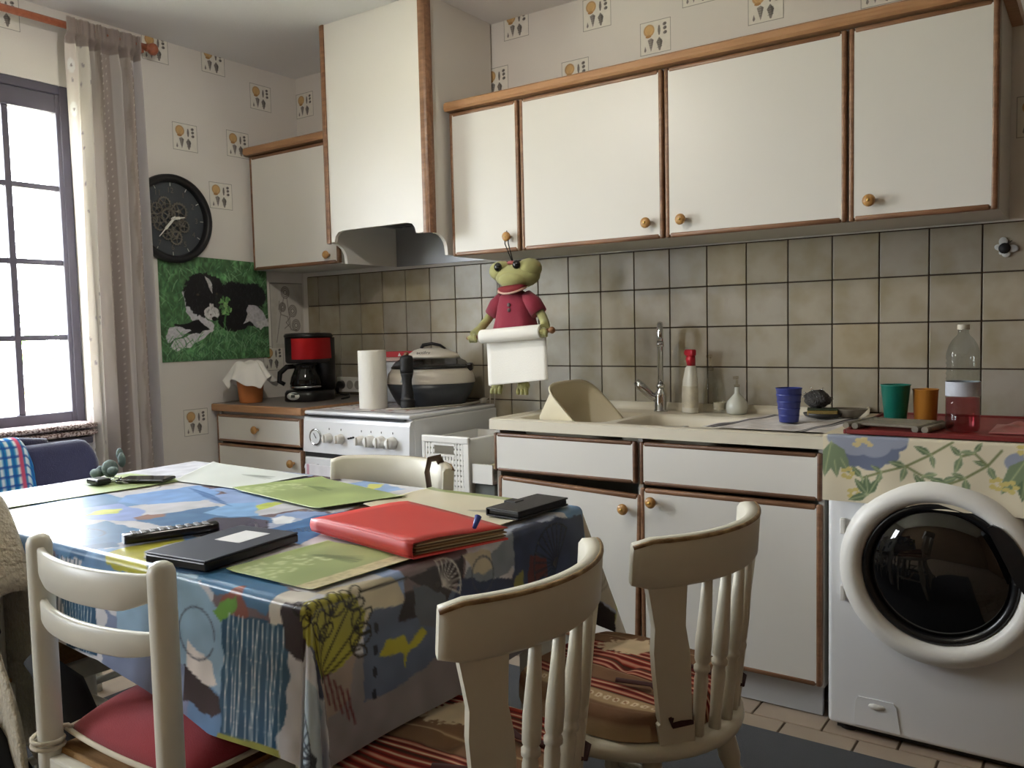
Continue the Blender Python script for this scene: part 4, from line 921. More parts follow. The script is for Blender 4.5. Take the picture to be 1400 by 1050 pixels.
# ------------------------------------------------------------------ puppy poster and pale drawing
c = Cv(0, 0, .6, .5, .0025, (84, 128, 84)); rs = random.Random(2)
c.A *= (.62+.75*vnoise(c.X, c.Y, 34, 1)*vnoise(c.X, c.Y*.5, 90, 2)+.2*vnoise(c.X, c.Y, 8, 5))[..., None]
def blades(n, y0, y1, cols, x0=0, x1=.6, ln=.05):
    for k in range(n):
        x = rs.uniform(x0, x1); y = rs.uniform(y0, y1); a = rs.uniform(.5, 2.6); q = ln*rs.uniform(.5, 1.3)
        c.line([(x, y), (x+q*math.cos(a)*.5, y+q*math.sin(a)*.6), (x+q*math.cos(a)*1.1, y+q*math.sin(a))], .003, cols[k % len(cols)], .7)
G = [(112, 160, 116), (72, 122, 82), (142, 182, 140), (56, 100, 68), (98, 148, 96)]
blades(420, -.03, .5, G)
def PU(X, Y): return ((X-90)/520*.6, .5-(Y-470+(X-90)*.02)/505*.5)
bk = (24, 24, 28); wh = (214, 212, 214)
def ov(X, Y, rx, ry, col, rot=0, rag=.16, a=1): x, y = PU(X, Y); c.ell(x, y, rx/520*.6, ry/505*.5, col, rot, .06, rag, a)
def pg(pts, col, rag=.007, a=1): c.poly([PU(*p) for p in pts], col, rag, a)
ov(455, 690, 125, 118, (30, 31, 34)); ov(540, 640, 60, 66, (34, 36, 38)); ov(430, 770, 80, 56, bk)
pg([(505, 690), (560, 700), (610, 760), (600, 800), (540, 810), (510, 770), (480, 790), (500, 740)], (196, 194, 200)); pg([(540, 780), (610, 750), (612, 790), (560, 815)], wh)
pg([(190, 640), (215, 610), (260, 720), (330, 790), (322, 835), (262, 815), (205, 740)], (206, 205, 212)); pg([(150, 800), (260, 770), (315, 825), (235, 850), (170, 830)], bk)
ov(285, 650, 84, 108, bk); ov(345, 640, 42, 84, bk); ov(365, 690, 26, 56, (36, 36, 38))
pg([(298, 556), (322, 572), (334, 612), (330, 640), (316, 612)], (190, 188, 192), .003); pg([(316, 690), (334, 690), (334, 720), (312, 720)], wh, .003); ov(324, 738, 36, 34, wh, 0, .08); ov(336, 765, 13, 11, (30, 28, 32), 0, 0); ov(318, 745, 4, 4, (120, 112, 116), 0, 0)
ov(262, 650, 7, 6, (70, 58, 48), 0, 0); ov(352, 640, 6, 6, (66, 56, 48), 0, 0)
pg([(108, 850), (130, 815), (175, 805), (225, 828), (170, 858), (118, 888)], (204, 203, 210)); pg([(125, 905), (145, 878), (260, 836), (330, 822), (300, 850), (215, 905), (150, 922)], (212, 210, 216))
for k in range(26): ov(392+rs.uniform(-26, 26), 700+rs.uniform(-40, 40), 11, 6, [(110, 160, 96), (140, 184, 120), (86, 134, 80)][k % 3], rs.uniform(0, 180), 0)
pg([(385, 740), (395, 735), (385, 810), (378, 812)], (70, 120, 66), .002)
for k in range(160): X_, Y_ = rs.choice([(285, 600), (450, 620), (540, 620), (300, 680), (430, 730)]); X_ += rs.uniform(-70, 70); Y_ += rs.uniform(-50, 50); x_, y_ = PU(X_, Y_); c.line([(x_, y_), (x_+rs.uniform(-.012, .012), y_-.014)], .0025, (62, 62, 66), .35)
blades(150, -.03, .09, G, ln=.07); blades(24, .08, .13, G, .3, .6, .05); c.mottle(.08, 120, 6)
po = thing('puppy_poster', 'poster of a black and white puppy lying in green grass', 'poster', (.002, -.543, 1.055))
link('print', c.mesh('print', lambda X, Y: (0*X+.004, X-.30, (Y*1.0)*(.965-.06*(X-.3))), printmat('glossy_print', .45, .4)), None, po)
obj('backing', MB().b2((0, -.299, .001), (.0032, .299, .470)), M['paper'], po)
c = Cv(0, 0, .215, .335, .0025, (208, 204, 196)); c.mottle(.03, 50); dg = (120, 112, 106)
c.poly([(.06, .33), (.14, .32), (.20, .20), (.19, .03), (.03, .02), (.04, .16)], (216, 213, 207), .004)
for x, y, r in ((.10, .285, .026), (.145, .19, .026), (.165, .115, .026), (.08, .21, .02)):
    for q in (1, .72, .4): c.line([(x+r*q*math.cos(k*.35), y+r*q*1.15*math.sin(k*.35)) for k in range(19)], .0035, dg, .7)
for p in ([(.09, .26), (.07, .19), (.05, .10), (.035, .03)], [(.11, .255), (.12, .18), (.13, .09)], [(.06, .24), (.055, .20), (.07, .17)], [(.13, .16), (.10, .13), (.14, .09), (.17, .09)], [(.075, .17), (.11, .16), (.12, .12), (.09, .10)]): c.line(p, .004, dg, .55)
c.line([(.0, .33), (.215, .335)], .006, (150, 146, 142)); c.line([(.002, 0), (.002, .335)], .004, (160, 156, 152))
dw = thing('pencil_drawing', 'pale pencil drawing of a figure pinned beside the puppy poster', 'drawing', (.002, -.120, 1.10))
link('print', c.mesh('print', lambda X, Y: (.0025+0*X, X-.1075, Y), M['print']), None, dw); obj('sheet', MB().b2((0, -.107, .0005), (.002, .107, .3345)), M['paper'], dw)

# ------------------------------------------------------------------ coffee corner
cm = thing('coffee_maker', 'black filter coffee maker with a metallic red band', 'coffee maker', (.345, -.285, .8495), 14)
bp_ = M['black_plastic']
def rr(w, d, z, y0=0, n=32, p=3.2):
    out = []
    for k in range(n):
        a = 2*math.pi*k/n; cx_, sx_ = math.cos(a), math.sin(a); out.append((w*math.copysign(abs(cx_)**(2/p), cx_), y0+d*math.copysign(abs(sx_)**(2/p), sx_), z))
    return out
obj('base', MB().loft([rr(.092, .118, .0), rr(.096, .122, .006), rr(.094, .12, .040), rr(.088, .112, .052)]), bp_, cm)
obj('water_tank', MB().loft([rr(.090, .052, .05, .064), rr(.094, .056, .30, .060)]), bp_, cm)
obj('filter_housing', MB().loft([rr(.086, .10, .180, 0), rr(.092, .108, .190, .002), rr(.093, .110, .305, .004)]), bp_, cm)
rb = [p for p in rr(.0945, .1115, 0, .004, 64)]
rb = [p for p in rb if p[1] < .095 and not (p[0] < -.025)]; rb.sort(key=lambda p: math.atan2(p[1]-.004, p[0]) if math.atan2(p[1]-.004, p[0]) > -2.8 else 9)
g = MB(); n_ = len(rb); g.loft([[(p[0], p[1], .200) for p in rb], [(p[0], p[1], .299) for p in rb]], cap=False, closed=False); obj('red_band', g, mat('metallic_red', (176, 24, 30), 0.28, metal=.55, var=.02), cm)
obj('lid', MB().loft([rr(.095, .113, .305, .004), rr(.096, .114, .312, .004), rr(.090, .108, .322, .004), rr(.06, .08, .325, .004)]), bp_, cm)
jug = obj('carafe', MB().lathe([(.060, .056), (.072, .064), (.076, .085), (.070, .115), (.056, .145), (.050, .160), (.054, .172)], 28, (0, -.030, 0), cap=False), mat('dark_carafe_glass', (12, 11, 11), 0.06, var=0, spec=.35), cm)
obj('carafe_band', MB().lathe([(.0735, .062), (.0755, .066), (.0765, .072), (.0745, .073)], 28, (0, -.030, 0), cap=False), M['chrome'], jug)
obj('carafe_lid', MB().lathe([(.055, .170), (.055, .176), (.001, .178)], 24, (0, -.030, 0)), bp_, jug)
obj('carafe_handle', MB().tube([(-.050, -.045, .166), (-.085, -.06, .164), (-.115, -.075, .135), (-.118, -.078, .095), (-.095, -.068, .080)], [.011, .013, .013, .012, .010], 10), bp_, jug)
d_ = obj('display_plate', MB().lathe([(.036, 0), (.035, .003), (.001, .004)], 26, T=Matrix.Translation((-.012, -.118, .028)) @ Matrix.Rotation(R_(78), 4, 'X') @ Matrix.Scale(.52, 4, (0, 1, 0))), mat('silver_plate', (200, 202, 200), .35), cm)
obj('display', MB().box((-.012, -.1225, .028), (.022, .003, .013), .001), mat('lcd', (70, 78, 74), .3), d_)

pt = thing('plant_pot', 'orange plastic pot lined with a white cloth at the worktop corner', 'pot', (.155, -.485, .8495))
obj('pot', MB().lathe([(.050, 0), (.053, .004), (.066, .135), (.071, .137), (.071, .155), (.066, .155), (.064, .137), (.05, .02), (.001, .02)], 30), mat('terracotta_plastic', (208, 128, 74), .5), pt)
g = MB(); rs = random.Random(8); ph = [rs.uniform(0, 6.28) for _ in range(6)]
def napkin(u_, v_):
    a = 2*math.pi*u_; k = v_; sq = 1/max(abs(math.cos(a-.5)), abs(math.sin(a-.5)))
    ext = .055+.095*sq*.85
    s_ = k*ext*1.0
    fold = math.sin(5*a+ph[0])*.5+math.sin(8*a+ph[1])*.4
    if s_ < .07: r_ = s_; z = .165+.02*math.sin(3*a+ph[2])*k+.028*math.exp(-((s_-.045)/.03)**2)
    else:
        h = s_-.07; r_ = .074+.55*h*(1+.35*fold)+.008*fold*(h*10); z = .168+.02*math.sin(3*a+ph[2])*.6-h*.95*(1-.25*fold)
    return (r_*math.cos(a), r_*math.sin(a), z)
g.surf(napkin, 72, 22, thick=.0015); obj('lining_cloth', g, mat('white_napkin', (236, 234, 230), .9, var=.01), pt)

ol = thing('wall_socket', 'white triple wall socket between coffee maker and cooker', 'socket', (.345, -.0105, .90))
obj('plate', MB().b2((-.095, -.010, -.032), (.095, 0, .045), .004), M['white_plastic'], ol)
for k in range(3): obj('outlet', MB().lathe([(.022, 0), (.022, .003), (.018, .001), (.001, .0015)], 20, T=Matrix.Translation((-.055+.055*k, -.0095, .006)) @ Matrix.Rotation(R_(90), 4, 'X')), mat('socket_shade', (176, 172, 162), .5), ol)
pl = MB(); pl.tube([(.290, -.02, .906), (.290, -.045, .906), (.292, -.062, .893), (.296, -.06, .865)], [.020, .020, .014, .006], 12); pl.tube([(.296, -.06, .87), (.32, -.06, .858), (.38, -.08, .858), (.43, -.11, .870), (.46, -.14, .856), (.47, -.2, .8525)], .004, 7)
o = obj('power_plug', pl, bp_); tag(o, 'black plug and cable in the wall socket', 'plug')

# ------------------------------------------------------------------ on the cooker
c = Cv(0, 0, .52, .50, .0045, (206, 200, 198)); rs = random.Random(21)
for k in range(150):
    x, y = rs.uniform(0, .52), rs.uniform(0, .5); c.ell(x, y, rs.uniform(.008, .02), rs.uniform(.004, .01), [(150, 96, 92), (120, 116, 120), (176, 140, 130), (90, 88, 92)][k % 4], rs.uniform(0, 180), .3, .3, .7)
mt_ = link('lid_mat', c.mesh('lid_mat', lambda X, Y: (.700+X, -.54+Y, .8402+.002*np.sin(X*31)*np.sin(Y*27)+.0022), M['print'])); tag(mt_, 'thin floral cloth mat spread over the cooker lid', 'mat')
kr = thing('paper_towel_roll', 'upright white kitchen paper roll standing on the cooker', 'paper towel', (.908, -.43, .844))
obj('roll', MB().lathe([(.020, 0), (.060, 0), (.0605, .002), (.0605, .246), (.060, .248), (.020, .248), (.020, 0)], 36, cap=False), M['paper'], kr); obj('core', MB().lathe([(.0195, .001), (.0195, .247)], 24, cap=False), mat('cardboard', (170, 140, 104), .9), kr)
pm = thing('pepper_mill', 'tall black turned pepper mill standing beside the fryer', 'pepper mill', (1.083, -.405, .844))
obj('body', MB().lathe([(.030, 0), (.031, .004), (.030, .028), (.027, .033), (.030, .037), (.029, .044), (.026, .048), (.027, .055), (.020, .105), (.021, .125), (.026, .145), (.0275, .152)], 26), M['black_rubber'], pm)
obj('head', MB().lathe([(.0275, .153), (.028, .165), (.0275, .195), (.028, .212), (.024, .222), (.013, .226), (.001, .227)], 26), M['black_rubber'], pm); obj('finial', MB().lathe([(.009, .226), (.011, .231), (.008, .238), (.001, .240)], 14), wood('mill_nut', (110, 70, 44), (130, 86, 56)), pm)
fr = thing('air_fryer', 'oval grey and white air fryer with clear domed lid and black handle', 'fryer', (1.052, -.215, .844), 33)
def ov_(a, b_, z, n=40, y0=0, x0=0): return [(x0+a*math.cos(2*math.pi*k/n), y0+b_*math.sin(2*math.pi*k/n), z) for k in range(n)]
sl = mat('slate_plastic', (54, 57, 62), .4)
obj('lower_body', MB().loft([ov_(.135, .105, 0), ov_(.150, .118, .006), ov_(.180, .138, .06), ov_(.194, .148, .098)]), sl, fr)
obj('upper_body', MB().loft([ov_(.194, .148, .098), ov_(.196, .150, .103), ov_(.188, .144, .14), ov_(.170, .132, .163)]), mat('fryer_white', (216, 208, 196), .35), fr)
obj('control_panel', MB().prism([(-.115, .106), (-.02, .102), (.0, .15), (-.03, .156), (-.10, .156)], -.150, -.147, 'y', T=Matrix.Rotation(R_(-8), 4, 'X') @ Matrix.Translation((0, .012, -.016))), mat('grey_panel', (128, 130, 132), .35), fr)
obj('gasket', MB().loft([ov_(.172, .134, .163), ov_(.175, .137, .167), ov_(.170, .132, .173)]), bp_, fr)
obj('clear_lid', MB().loft([ov_(.170, .132, .173), ov_(.155, .122, .192), ov_(.125, .098, .208), ov_(.10, .08, .214)], cap=False), clear('lid_plastic', (190, 192, 194)), fr)
obj('lid_cap', MB().loft([ov_(.122, .092, .206, x0=.012), ov_(.112, .082, .222, x0=.012), ov_(.075, .052, .242, x0=.004), ov_(.045, .032, .250)]), mat('fryer_white_cap', (216, 208, 196), .35), fr)
obj('pan', MB().loft([ov_(.15, .12, .165), ov_(.13, .10, .171), ov_(.03, .03, .172)]), M['dark_void'], fr)
obj('lid_handle', MB().tube([(-.038, 0, .250), (-.03, 0, .264), (.01, 0, .270), (.045, 0, .262), (.068, 0, .246)], [.012, .012, .010, .009, .007], 10, flat=.7), bp_, fr)
obj('latch', MB().box((.172, 0, .165), (.03, .07, .035), .008), bp_, fr)
text_obj('lettering', 'actifry', .024, mat('grey_ink', (110, 106, 100), .5), Matrix.Translation((-.02, -.071, .232)) @ Matrix.Rotation(R_(52), 4, 'X'), fr)
cb = MB(); cb.tube([(1.235, -.10, .856), (1.20, -.20, .847), (1.15, -.33, .847), (1.10, -.44, .847), (1.02, -.47, .847)], .0035, 7); cb.tube([(1.235, -.10, .856), (1.243, -.075, .858)], [.010, .014], 10); cb.cyl((1.243, -.075, .864), (1.247, -.06, .865), .0025, n=6); cb.cyl((1.25, -.078, .854), (1.254, -.063, .855), .0025, n=6)
o = obj('unplugged_lead', cb, mat('grey_cord', (176, 170, 158), .6)); tag(o, 'unplugged pale power cord lying in front of the fryer', 'cord')
sb = thing('storage_canister', 'pale storage box with lid behind the paper roll', 'container', (.800, -.125, .844), 20)
obj('body', MB().b2((-.085, -.06, 0), (.085, .06, .19), .012), mat('frosted_plastic', (172, 176, 182), .3), sb); obj('lid', MB().b2((-.09, -.065, .19), (.09, .065, .208), .006), mat('pink_lid', (190, 162, 154), .5), sb)
rp = thing('red_packet', 'red packet lying on top of the storage box', 'packet', (.800, -.125, 1.0525), 20); obj('box', MB().b2((-.065, -.045, 0), (.085, .045, .026), .002), mat('red_card', (176, 34, 44), .5), rp)
for k in range(2): obj('printed_mark', MB().prism([(-.0+.026*k, .004), (.016+.026*k, .004), (.008+.026*k, .020)], -.0458, -.0452, 'y'), M['white_plastic'], rp)
wc = MB(); wc.tube([(1.285, -.016, 1.46), (1.277, -.02, 1.25), (1.262, -.03, 1.05), (1.255, -.045, .95), (1.25, -.05, .84)], .003, 6); wc.tube([(1.293, -.016, 1.46), (1.290, -.02, 1.25), (1.280, -.03, 1.05), (1.275, -.05, .84)], .003, 6)
o = obj('wall_cable', wc, mat('pale_cable', (196, 190, 178), .6)); tag(o, 'thin pale cable running down the tiles behind the fryer', 'cable')

# ------------------------------------------------------------------ plastic basket and shelf beside the cooker
bk_ = thing('laundry_basket', 'white perforated plastic basket with hand slot beside the cooker', 'basket', (1.44, -.45, 0))
wp = M['white_plastic']; y0 = -.60; X0, X1, Z0, Z1 = 1.325, 1.555, .25, .765
g = MB(); hole = lambda x, z: (1.37 < x < 1.485 and .700 < z < .735)
xs = [X0+.018+.0145*k for k in range(14)]; 
g.b2((X0, y0, Z0), (X0+.018, y0+.014, Z1), .004); g.b2((X1-.028, y0, Z0), (X1, y0+.014, Z1), .004); g.b2((X0, y0-.002, Z1-.022), (X1, y0+.016, Z1+.006), .005); g.b2((X0+.018, y0, Z0), (X1-.028, y0+.014, Z0+.03))
obj('frame', g, wp, bk_, True)
g = MB(); z = Z1-.03
for k, x in enumerate(xs):
    if 3 <= k <= 9: g.b2((x, y0+.002, Z0+.03), (x+.0085, y0+.010, .698)); g.b2((x, y0+.002, .738), (x+.0085, y0+.010, Z1-.02))
    else: g.b2((x, y0+.002, Z0+.03), (x+.0085, y0+.010, Z1-.02))
g.b2((xs[3]-.004, y0, .692), (xs[10], y0+.012, .700)); g.b2((xs[3]-.004, y0, .734), (xs[10], y0+.012, .742))
z = Z0+.035
while z < Z1-.022:
    if not (.690 < z+.007 < .738): g.b2((X0+.018, y0+.003, z), (X1-.028, y0+.009, z+.0135))
    else: g.b2((X0+.018, y0+.003, z), (xs[3], y0+.009, z+.0135)); g.b2((xs[10]-.006, y0+.003, z), (X1-.028, y0+.009, z+.0135))
    z += .020
obj('front_lattice', g, wp, bk_, True)
g = MB(); g.b2((X0+.003, y0+.016, Z0), (X0+.015, -.25, Z1-.01)); g.b2((X1-.03, y0+.016, Z0), (X1-.004, -.25, Z1-.004), .004); g.b2((X0+.015, y0+.016, Z0), (X1-.03, -.25, Z0+.012)); g.b2((X0+.015, -.262, Z0+.012), (X1-.03, -.25, Z1-.01)); obj('side_walls', g, wp, bk_, True)
obj('stand', MB().b2((X0+.01, -.585, 0), (X1-.01, -.265, .248), .01), mat('grey_green_box', (92, 98, 92), .7), bk_, True)
tr_ = thing('storage_tray', 'white tray on a grey box tucked beside the sink unit', 'tray', (1.61, -.35, 0)); g = MB(); g.b2((1.562, -.58, .60), (1.655, -.10, .61)); g.b2((1.562, -.59, .60), (1.655, -.58, .672)); g.b2((1.562, -.10, .60), (1.655, -.09, .672)); obj('tray', g, wp, tr_, True)
obj('grey_box', MB().b2((1.562, -.575, 0), (1.655, -.11, .598), .004), mat('grey_green_crate', (96, 100, 96), .7), tr_, True)
c = Cv(0, 0, .088, .45, .006, (176, 168, 140)); rs = random.Random(5)
for k in range(90): c.ell(rs.uniform(0, .09), rs.uniform(0, .45), .012, .009, [(110, 124, 84), (170, 120, 84), (206, 196, 160), (90, 84, 72)][k % 4], rs.uniform(0, 180), .3)
link('patterned_liner', c.mesh('patterned_liner', lambda X, Y: (X+1.565-1.61, Y-.565+.35, .655+.01*np.sin(X*90)*np.sin(Y*60)), M['print']), None, tr_)

# ------------------------------------------------------------------ frog doll with paper roll
fg = thing('frog_doll', 'green cloth frog doll in a red shirt hanging from a cupboard knob', 'doll', (1.590, -.365, .91))
gr = mat('frog_green_cloth', (160, 158, 104), .9, var=.08, vs=16, bump=.12, bs=300, sheen=.2); rdm = mat('frog_red_shirt', (134, 34, 56), .9, var=.1, vs=14, bump=.12, bs=300, sheen=.2)
def W(x, z, y=-.365): return (x, y, z)
hd_ = MB(); hd_.ball(W(1.606, 1.372), (.098, .060, .048), 24); hd_.ball(W(1.532, 1.395), (.052, .046, .040), 18); hd_.ball(W(1.662, 1.398), (.050, .046, .040), 18); hd_.ball(W(1.607, 1.357, -.392), (.066, .046, .034), 20)
head = obj('head', hd_, gr, fg, True)
for x, z in ((1.548, 1.408), (1.634, 1.412)): obj('eye', MB().ball((x, -.412, z), (.017, .012, .017), 14), mat('eye_black', (14, 12, 12), .15), head, True)
mo = MB(); n_ = 12; rings = []
for i in range(n_+1):
    u_ = i/n_*2-1; x = 1.606+.062*u_; zc = 1.318+.010*u_*u_+.004*u_; h = .016*(1-u_*u_)**.6+.001; y = -.425+.018*u_*u_
    rings.append([(x, y-.002, zc-h), (x, y-.010, zc), (x, y-.002, zc+h), (x, y+.02, zc)])
obj('mouth', MB().loft(rings), mat('mouth_red', (120, 26, 32), .8), head, True)
rings = []
for i in range(n_+1):
    u_ = i/n_*2-1; x = 1.606+.060*u_; zc = 1.306+.014*u_*u_+.004*u_; y = -.425+.018*u_*u_; rings.append([(x, y-.004, zc-.006), (x, y-.012, zc), (x, y-.003, zc+.003), (x, y+.02, zc)])
obj('lip', MB().loft(rings), mat('lip_pink', (206, 170, 156), .8), head, True)
obj('forehead_patch', MB().ball((1.585, -.372, 1.424), (.018, .02, .008), 10), mat('patch_pink', (190, 110, 110), .8), head, True)
obj('hanging_loop', MB().tube([(1.583, -.365, 1.428), (1.548, -.362, 1.50), (1.544, -.356, 1.522), (1.551, -.352, 1.550), (1.560, -.356, 1.522), (1.564, -.362, 1.50), (1.586, -.365, 1.428)], .0022, 6), M['black_rubber'], fg, True)
def se(w, d, z, x=0): return [(1.592+x+w*math.copysign(abs(math.cos(a))**.8, math.cos(a)), -.365+d*math.copysign(abs(math.sin(a))**.8, math.sin(a)), z) for a in [2*math.pi*k/32 for k in range(32)]]
sh = MB(); fl2 = []
for w, d, z in ((.098, .056, 1.150), (.094, .054, 1.165), (.080, .048, 1.22), (.074, .046, 1.26), (.066, .042, 1.295), (.030, .026, 1.318)):
    r_ = se(w, d, z); k_ = max(0, (1.24-z)/.09); fl2.append([(p[0]+.006*k_*math.sin(7*i/32*6.28), p[1]-.006*k_*math.cos(7*i/32*6.28), p[2]) for i, p in enumerate(r_)])
shirt = obj('shirt', MB().loft(fl2), rdm, fg, True)
for s_, x in ((-1, 1.545), (1, 1.640)): obj('sleeve', MB().tube([(x, -.365, 1.292), (x+s_*.038, -.365, 1.262), (x+s_*.062, -.366, 1.228)], [.030, .034, .032], 14), rdm, shirt, True)
for z in (1.262, 1.242): obj('button', MB().ball((1.596, -.414, z), (.008, .004, .008), 10), mat('button_grey', (92, 74, 74), .5), shirt, True)
for s_, pts in ((-1, [(1.488, -.366, 1.240), (1.458, -.370, 1.205), (1.455, -.415, 1.170), (1.456, -.450, 1.148)]), (1, [(1.700, -.366, 1.240), (1.722, -.370, 1.210), (1.760, -.415, 1.185), (1.776, -.450, 1.166)])):
    a = obj('arm', MB().tube(pts, [.018, .017, .017, .022], 12), gr, fg, True)
    h = MB(); p = pts[-1]
    for k in range(4): h.tube([p, (p[0]+s_*.004-.014+.009*k, p[1]-.014, p[2]-.010), (p[0]-.014+.009*k, p[1]-.006, p[2]-.026)], [.010, .0085, .006], 8)
    obj('hand', h, gr, a, True)
obj('dowel', MB().cyl((1.422, -.452, 1.138), (1.806, -.452, 1.162), .0075).ball((1.812, -.452, 1.1625), .013), wood('dowel_wood', (128, 88, 56), (150, 106, 70)), fg, True)
for x, s_ in ((1.508, -1), (1.628, 1)):
    a = obj('leg', MB().tube([(x, -.365, 1.16), (x, -.365, 1.05), (x+.002, -.367, .965)], [.022, .018, .016], 10), gr, fg, True)
    h = MB(); h.ball((x+.003*s_, -.376, .952), (.026, .022, .022), 12)
    for k in range(3): h.tube([(x-.012+.014*k, -.380, .948), (x-.018+.019*k+s_*.002, -.388, .930), (x-.019+.020*k+s_*.003, -.389, .917)], [.010, .009, .007], 8)
    obj('foot', h, gr, a, True)
fg.location.x += .026
pr_ = thing('paper_towel_roll', 'kitchen paper roll with loose sheet held by the frog doll', 'paper towel', (1.570, -.42, .95))
sx_a, sx_b = 1.519, 1.793
rl = MB(); T = Matrix.Translation((sx_a, -.452, 1.1430)) @ Matrix.Rotation(math.atan(.0564)*-1, 4, 'Y') @ Matrix.Rotation(R_(90), 4, 'Y')
rl.lathe([(.010, 0), (.026, 0), (.0265, .002), (.0265, .273), (.026, .275), (.010, .275)], 28, T=T, cap=False); obj('roll', rl, M['paper'], pr_, True)
def sheet2(u_, v_):
    x = sx_a+(sx_b-sx_a)*u_; zt = 1.1430+(x-sx_a)*.0564
    return (x+.018*v_+.003*math.sin(v_*4), -.4245-.012*math.sin(v_*1.8)+.004*math.sin(u_*6)*v_, zt-v_*(.190-.012*u_))
obj('loose_sheet', MB().surf(sheet2, 14, 30, thick=.0012), M['paper'], pr_, True)

bf = thing('butterfly_ornament', 'white butterfly ornament with dark body stuck on the tiles', 'ornament', (3.226, -.0105, 1.384))
wm_ = mat('pearl_wing', (196, 200, 200), .4)
for a, l_, w_ in ((100, .032, .013), (165, .026, .010), (-5, .034, .012), (-75, .026, .013), (-125, .020, .008)):
    T = Matrix.Rotation(R_(90), 4, 'X') @ Matrix.Rotation(R_(a), 4, 'Z')
    obj('wing', MB().ball((l_*.62, 0, .006), (l_*.5, w_, .003), 14, T=T), wm_, bf)
obj('body', MB().ball((0, -.010, 0), (.017, .010, .017), 14), M['black_rubber'], bf)
for s_ in (-1, 1): obj('antenna', MB().tube([(.006, -.012, .01), (.016+.004*s_, -.016, .022)], .0012, 5), M['black_rubber'], bf)

# ------------------------------------------------------------------ around the sink
ZS = .843
tub = thing('dish_tub', 'cream plastic washing-up tub tilted on its side in the left bowl', 'tub', (1.90, -.36, .70))
def rq(w, d, z, n=40, p=4): return [(w*math.copysign(abs(math.cos(a))**(2/p), math.cos(a)), d*math.copysign(abs(math.sin(a))**(2/p), math.sin(a)), z) for a in [2*math.pi*k/n for k in range(n)]]
g = MB().loft([rq(.10, .085, -.11), rq(.118, .10, -.10), rq(.145, .122, .02), rq(.150, .126, .028), rq(.158, .134, .030), rq(.158, .134, .024), rq(.152, .128, .023)], cap=False)
g.loft([rq(.145, .122, .028), rq(.138, .116, .018), rq(.112, .094, -.092), rq(.094, .078, -.10)], cap=False); g.add(rq(.094, .078, -.10), [list(range(40))]); g.add(rq(.10, .085, -.11), [list(range(40))])
nrm = Vector((.70, -.04, .714)).normalized(); xa = Vector((.03, 1, .0)); xa = (xa-xa.dot(nrm)*nrm).normalized(); ya = nrm.cross(xa)
T = Matrix(((xa.x, ya.x, nrm.x, .012), (xa.y, ya.y, nrm.y, .0), (xa.z, ya.z, nrm.z, .158), (0, 0, 0, 1))); g.v = [tuple(T @ Vector(p)) for p in g.v]
obj('tub_shell', g, mat('tub_plastic', (222, 212, 184), .45, var=.03), tub)

def bottle(name, label, cat, x, y, z=ZS, rz=0): return thing(name, label, cat, (x, y, z), rz)
b_ = bottle('spray_bottle', 'white cleaning spray bottle with red trigger head behind the sink', 'bottle', 2.222, -.105, rz=-35)
def sq(w, d, z, x=0): return [(x+p[0], p[1], p[2]) for p in rq(w, d, z, 28, 2.8)]
obj('body', MB().loft([sq(.032, .022, 0), sq(.034, .024, .004), sq(.034, .024, .07, 0), sq(.031, .022, .12, .002), sq(.020, .018, .168, .008), sq(.014, .014, .176, .009)]), mat('bottle_white', (222, 218, 206), .35), b_)
obj('label', MB().loft([[(p[0]*1.01, p[1]*1.02, p[2]) for p in sq(.034, .024, .02)], [(p[0]*1.01, p[1]*1.02, p[2]) for p in sq(.033, .0235, .10, .001)]], cap=False), mat('bottle_label', (206, 198, 178), .5, var=.18, vs=30), b_)
g = MB(); g.loft([sq(.015, .014, .176, .009), sq(.016, .015, .20, .008), sq(.015, .014, .215, .008)]); g.b2((-.022, -.011, .212), (.030, .011, .236), .005); g.b2((-.030, -.007, .217), (-.020, .007, .230), .002); obj('trigger_head', g, mat('trigger_red', (176, 26, 44), .4), b_)
obj('trigger', MB().tube([(-.012, 0, .214), (-.020, 0, .200), (-.018, 0, .186)], [.005, .005, .003], 8), mat('trigger_red2', (176, 26, 44), .4), b_)
cp = M['clear_plastic']
b_ = bottle('spray_bottle', 'empty clear bottle with a pale pump beside the red-topped spray', 'bottle', 2.283, -.055); obj('body', MB().lathe([(.026, 0), (.028, .004), (.028, .10), (.022, .125), (.010, .14), (.010, .155)], 22), cp, b_); g = MB(); g.cyl((0, 0, .155), (0, 0, .17), .011); g.cyl((0, 0, .17), (0, 0, .205), .004); g.b2((-.006, -.03, .203), (.006, .006, .215), .003); obj('pump', g, clear('pale_pump', (240, 236, 228)), b_)
b_ = bottle('soap_bottle', 'small clear bottle with printed label next to the white flask', 'bottle', 2.325, -.075); obj('body', MB().lathe([(.020, 0), (.022, .004), (.022, .085), (.018, .105), (.010, .118), (.010, .13), (.001, .132)], 22), cp, b_); obj('label', MB().lathe([(.0224, .015), (.0224, .04)], 22, cap=False), mat('pale_label', (170, 162, 140), .6, var=.2, vs=60), b_)
b_ = bottle('soap_dispenser', 'round white flask-shaped soap dispenser with thin neck', 'dispenser', 2.395, -.085); obj('body', MB().lathe([(.028, 0), (.036, .004), (.040, .022), (.036, .045), (.020, .064), (.010, .074), (.0085, .098)], 26), mat('milky_glass', (208, 210, 200), .15, coat=.3), b_); g = MB(); g.lathe([(.010, .098), (.0105, .106), (.004, .108), (.004, .130)], 14); g.b2((-.005, -.028, .128), (.005, .006, .138), .002); obj('pump', g, clear('pump_clear', (240, 236, 228)), b_)

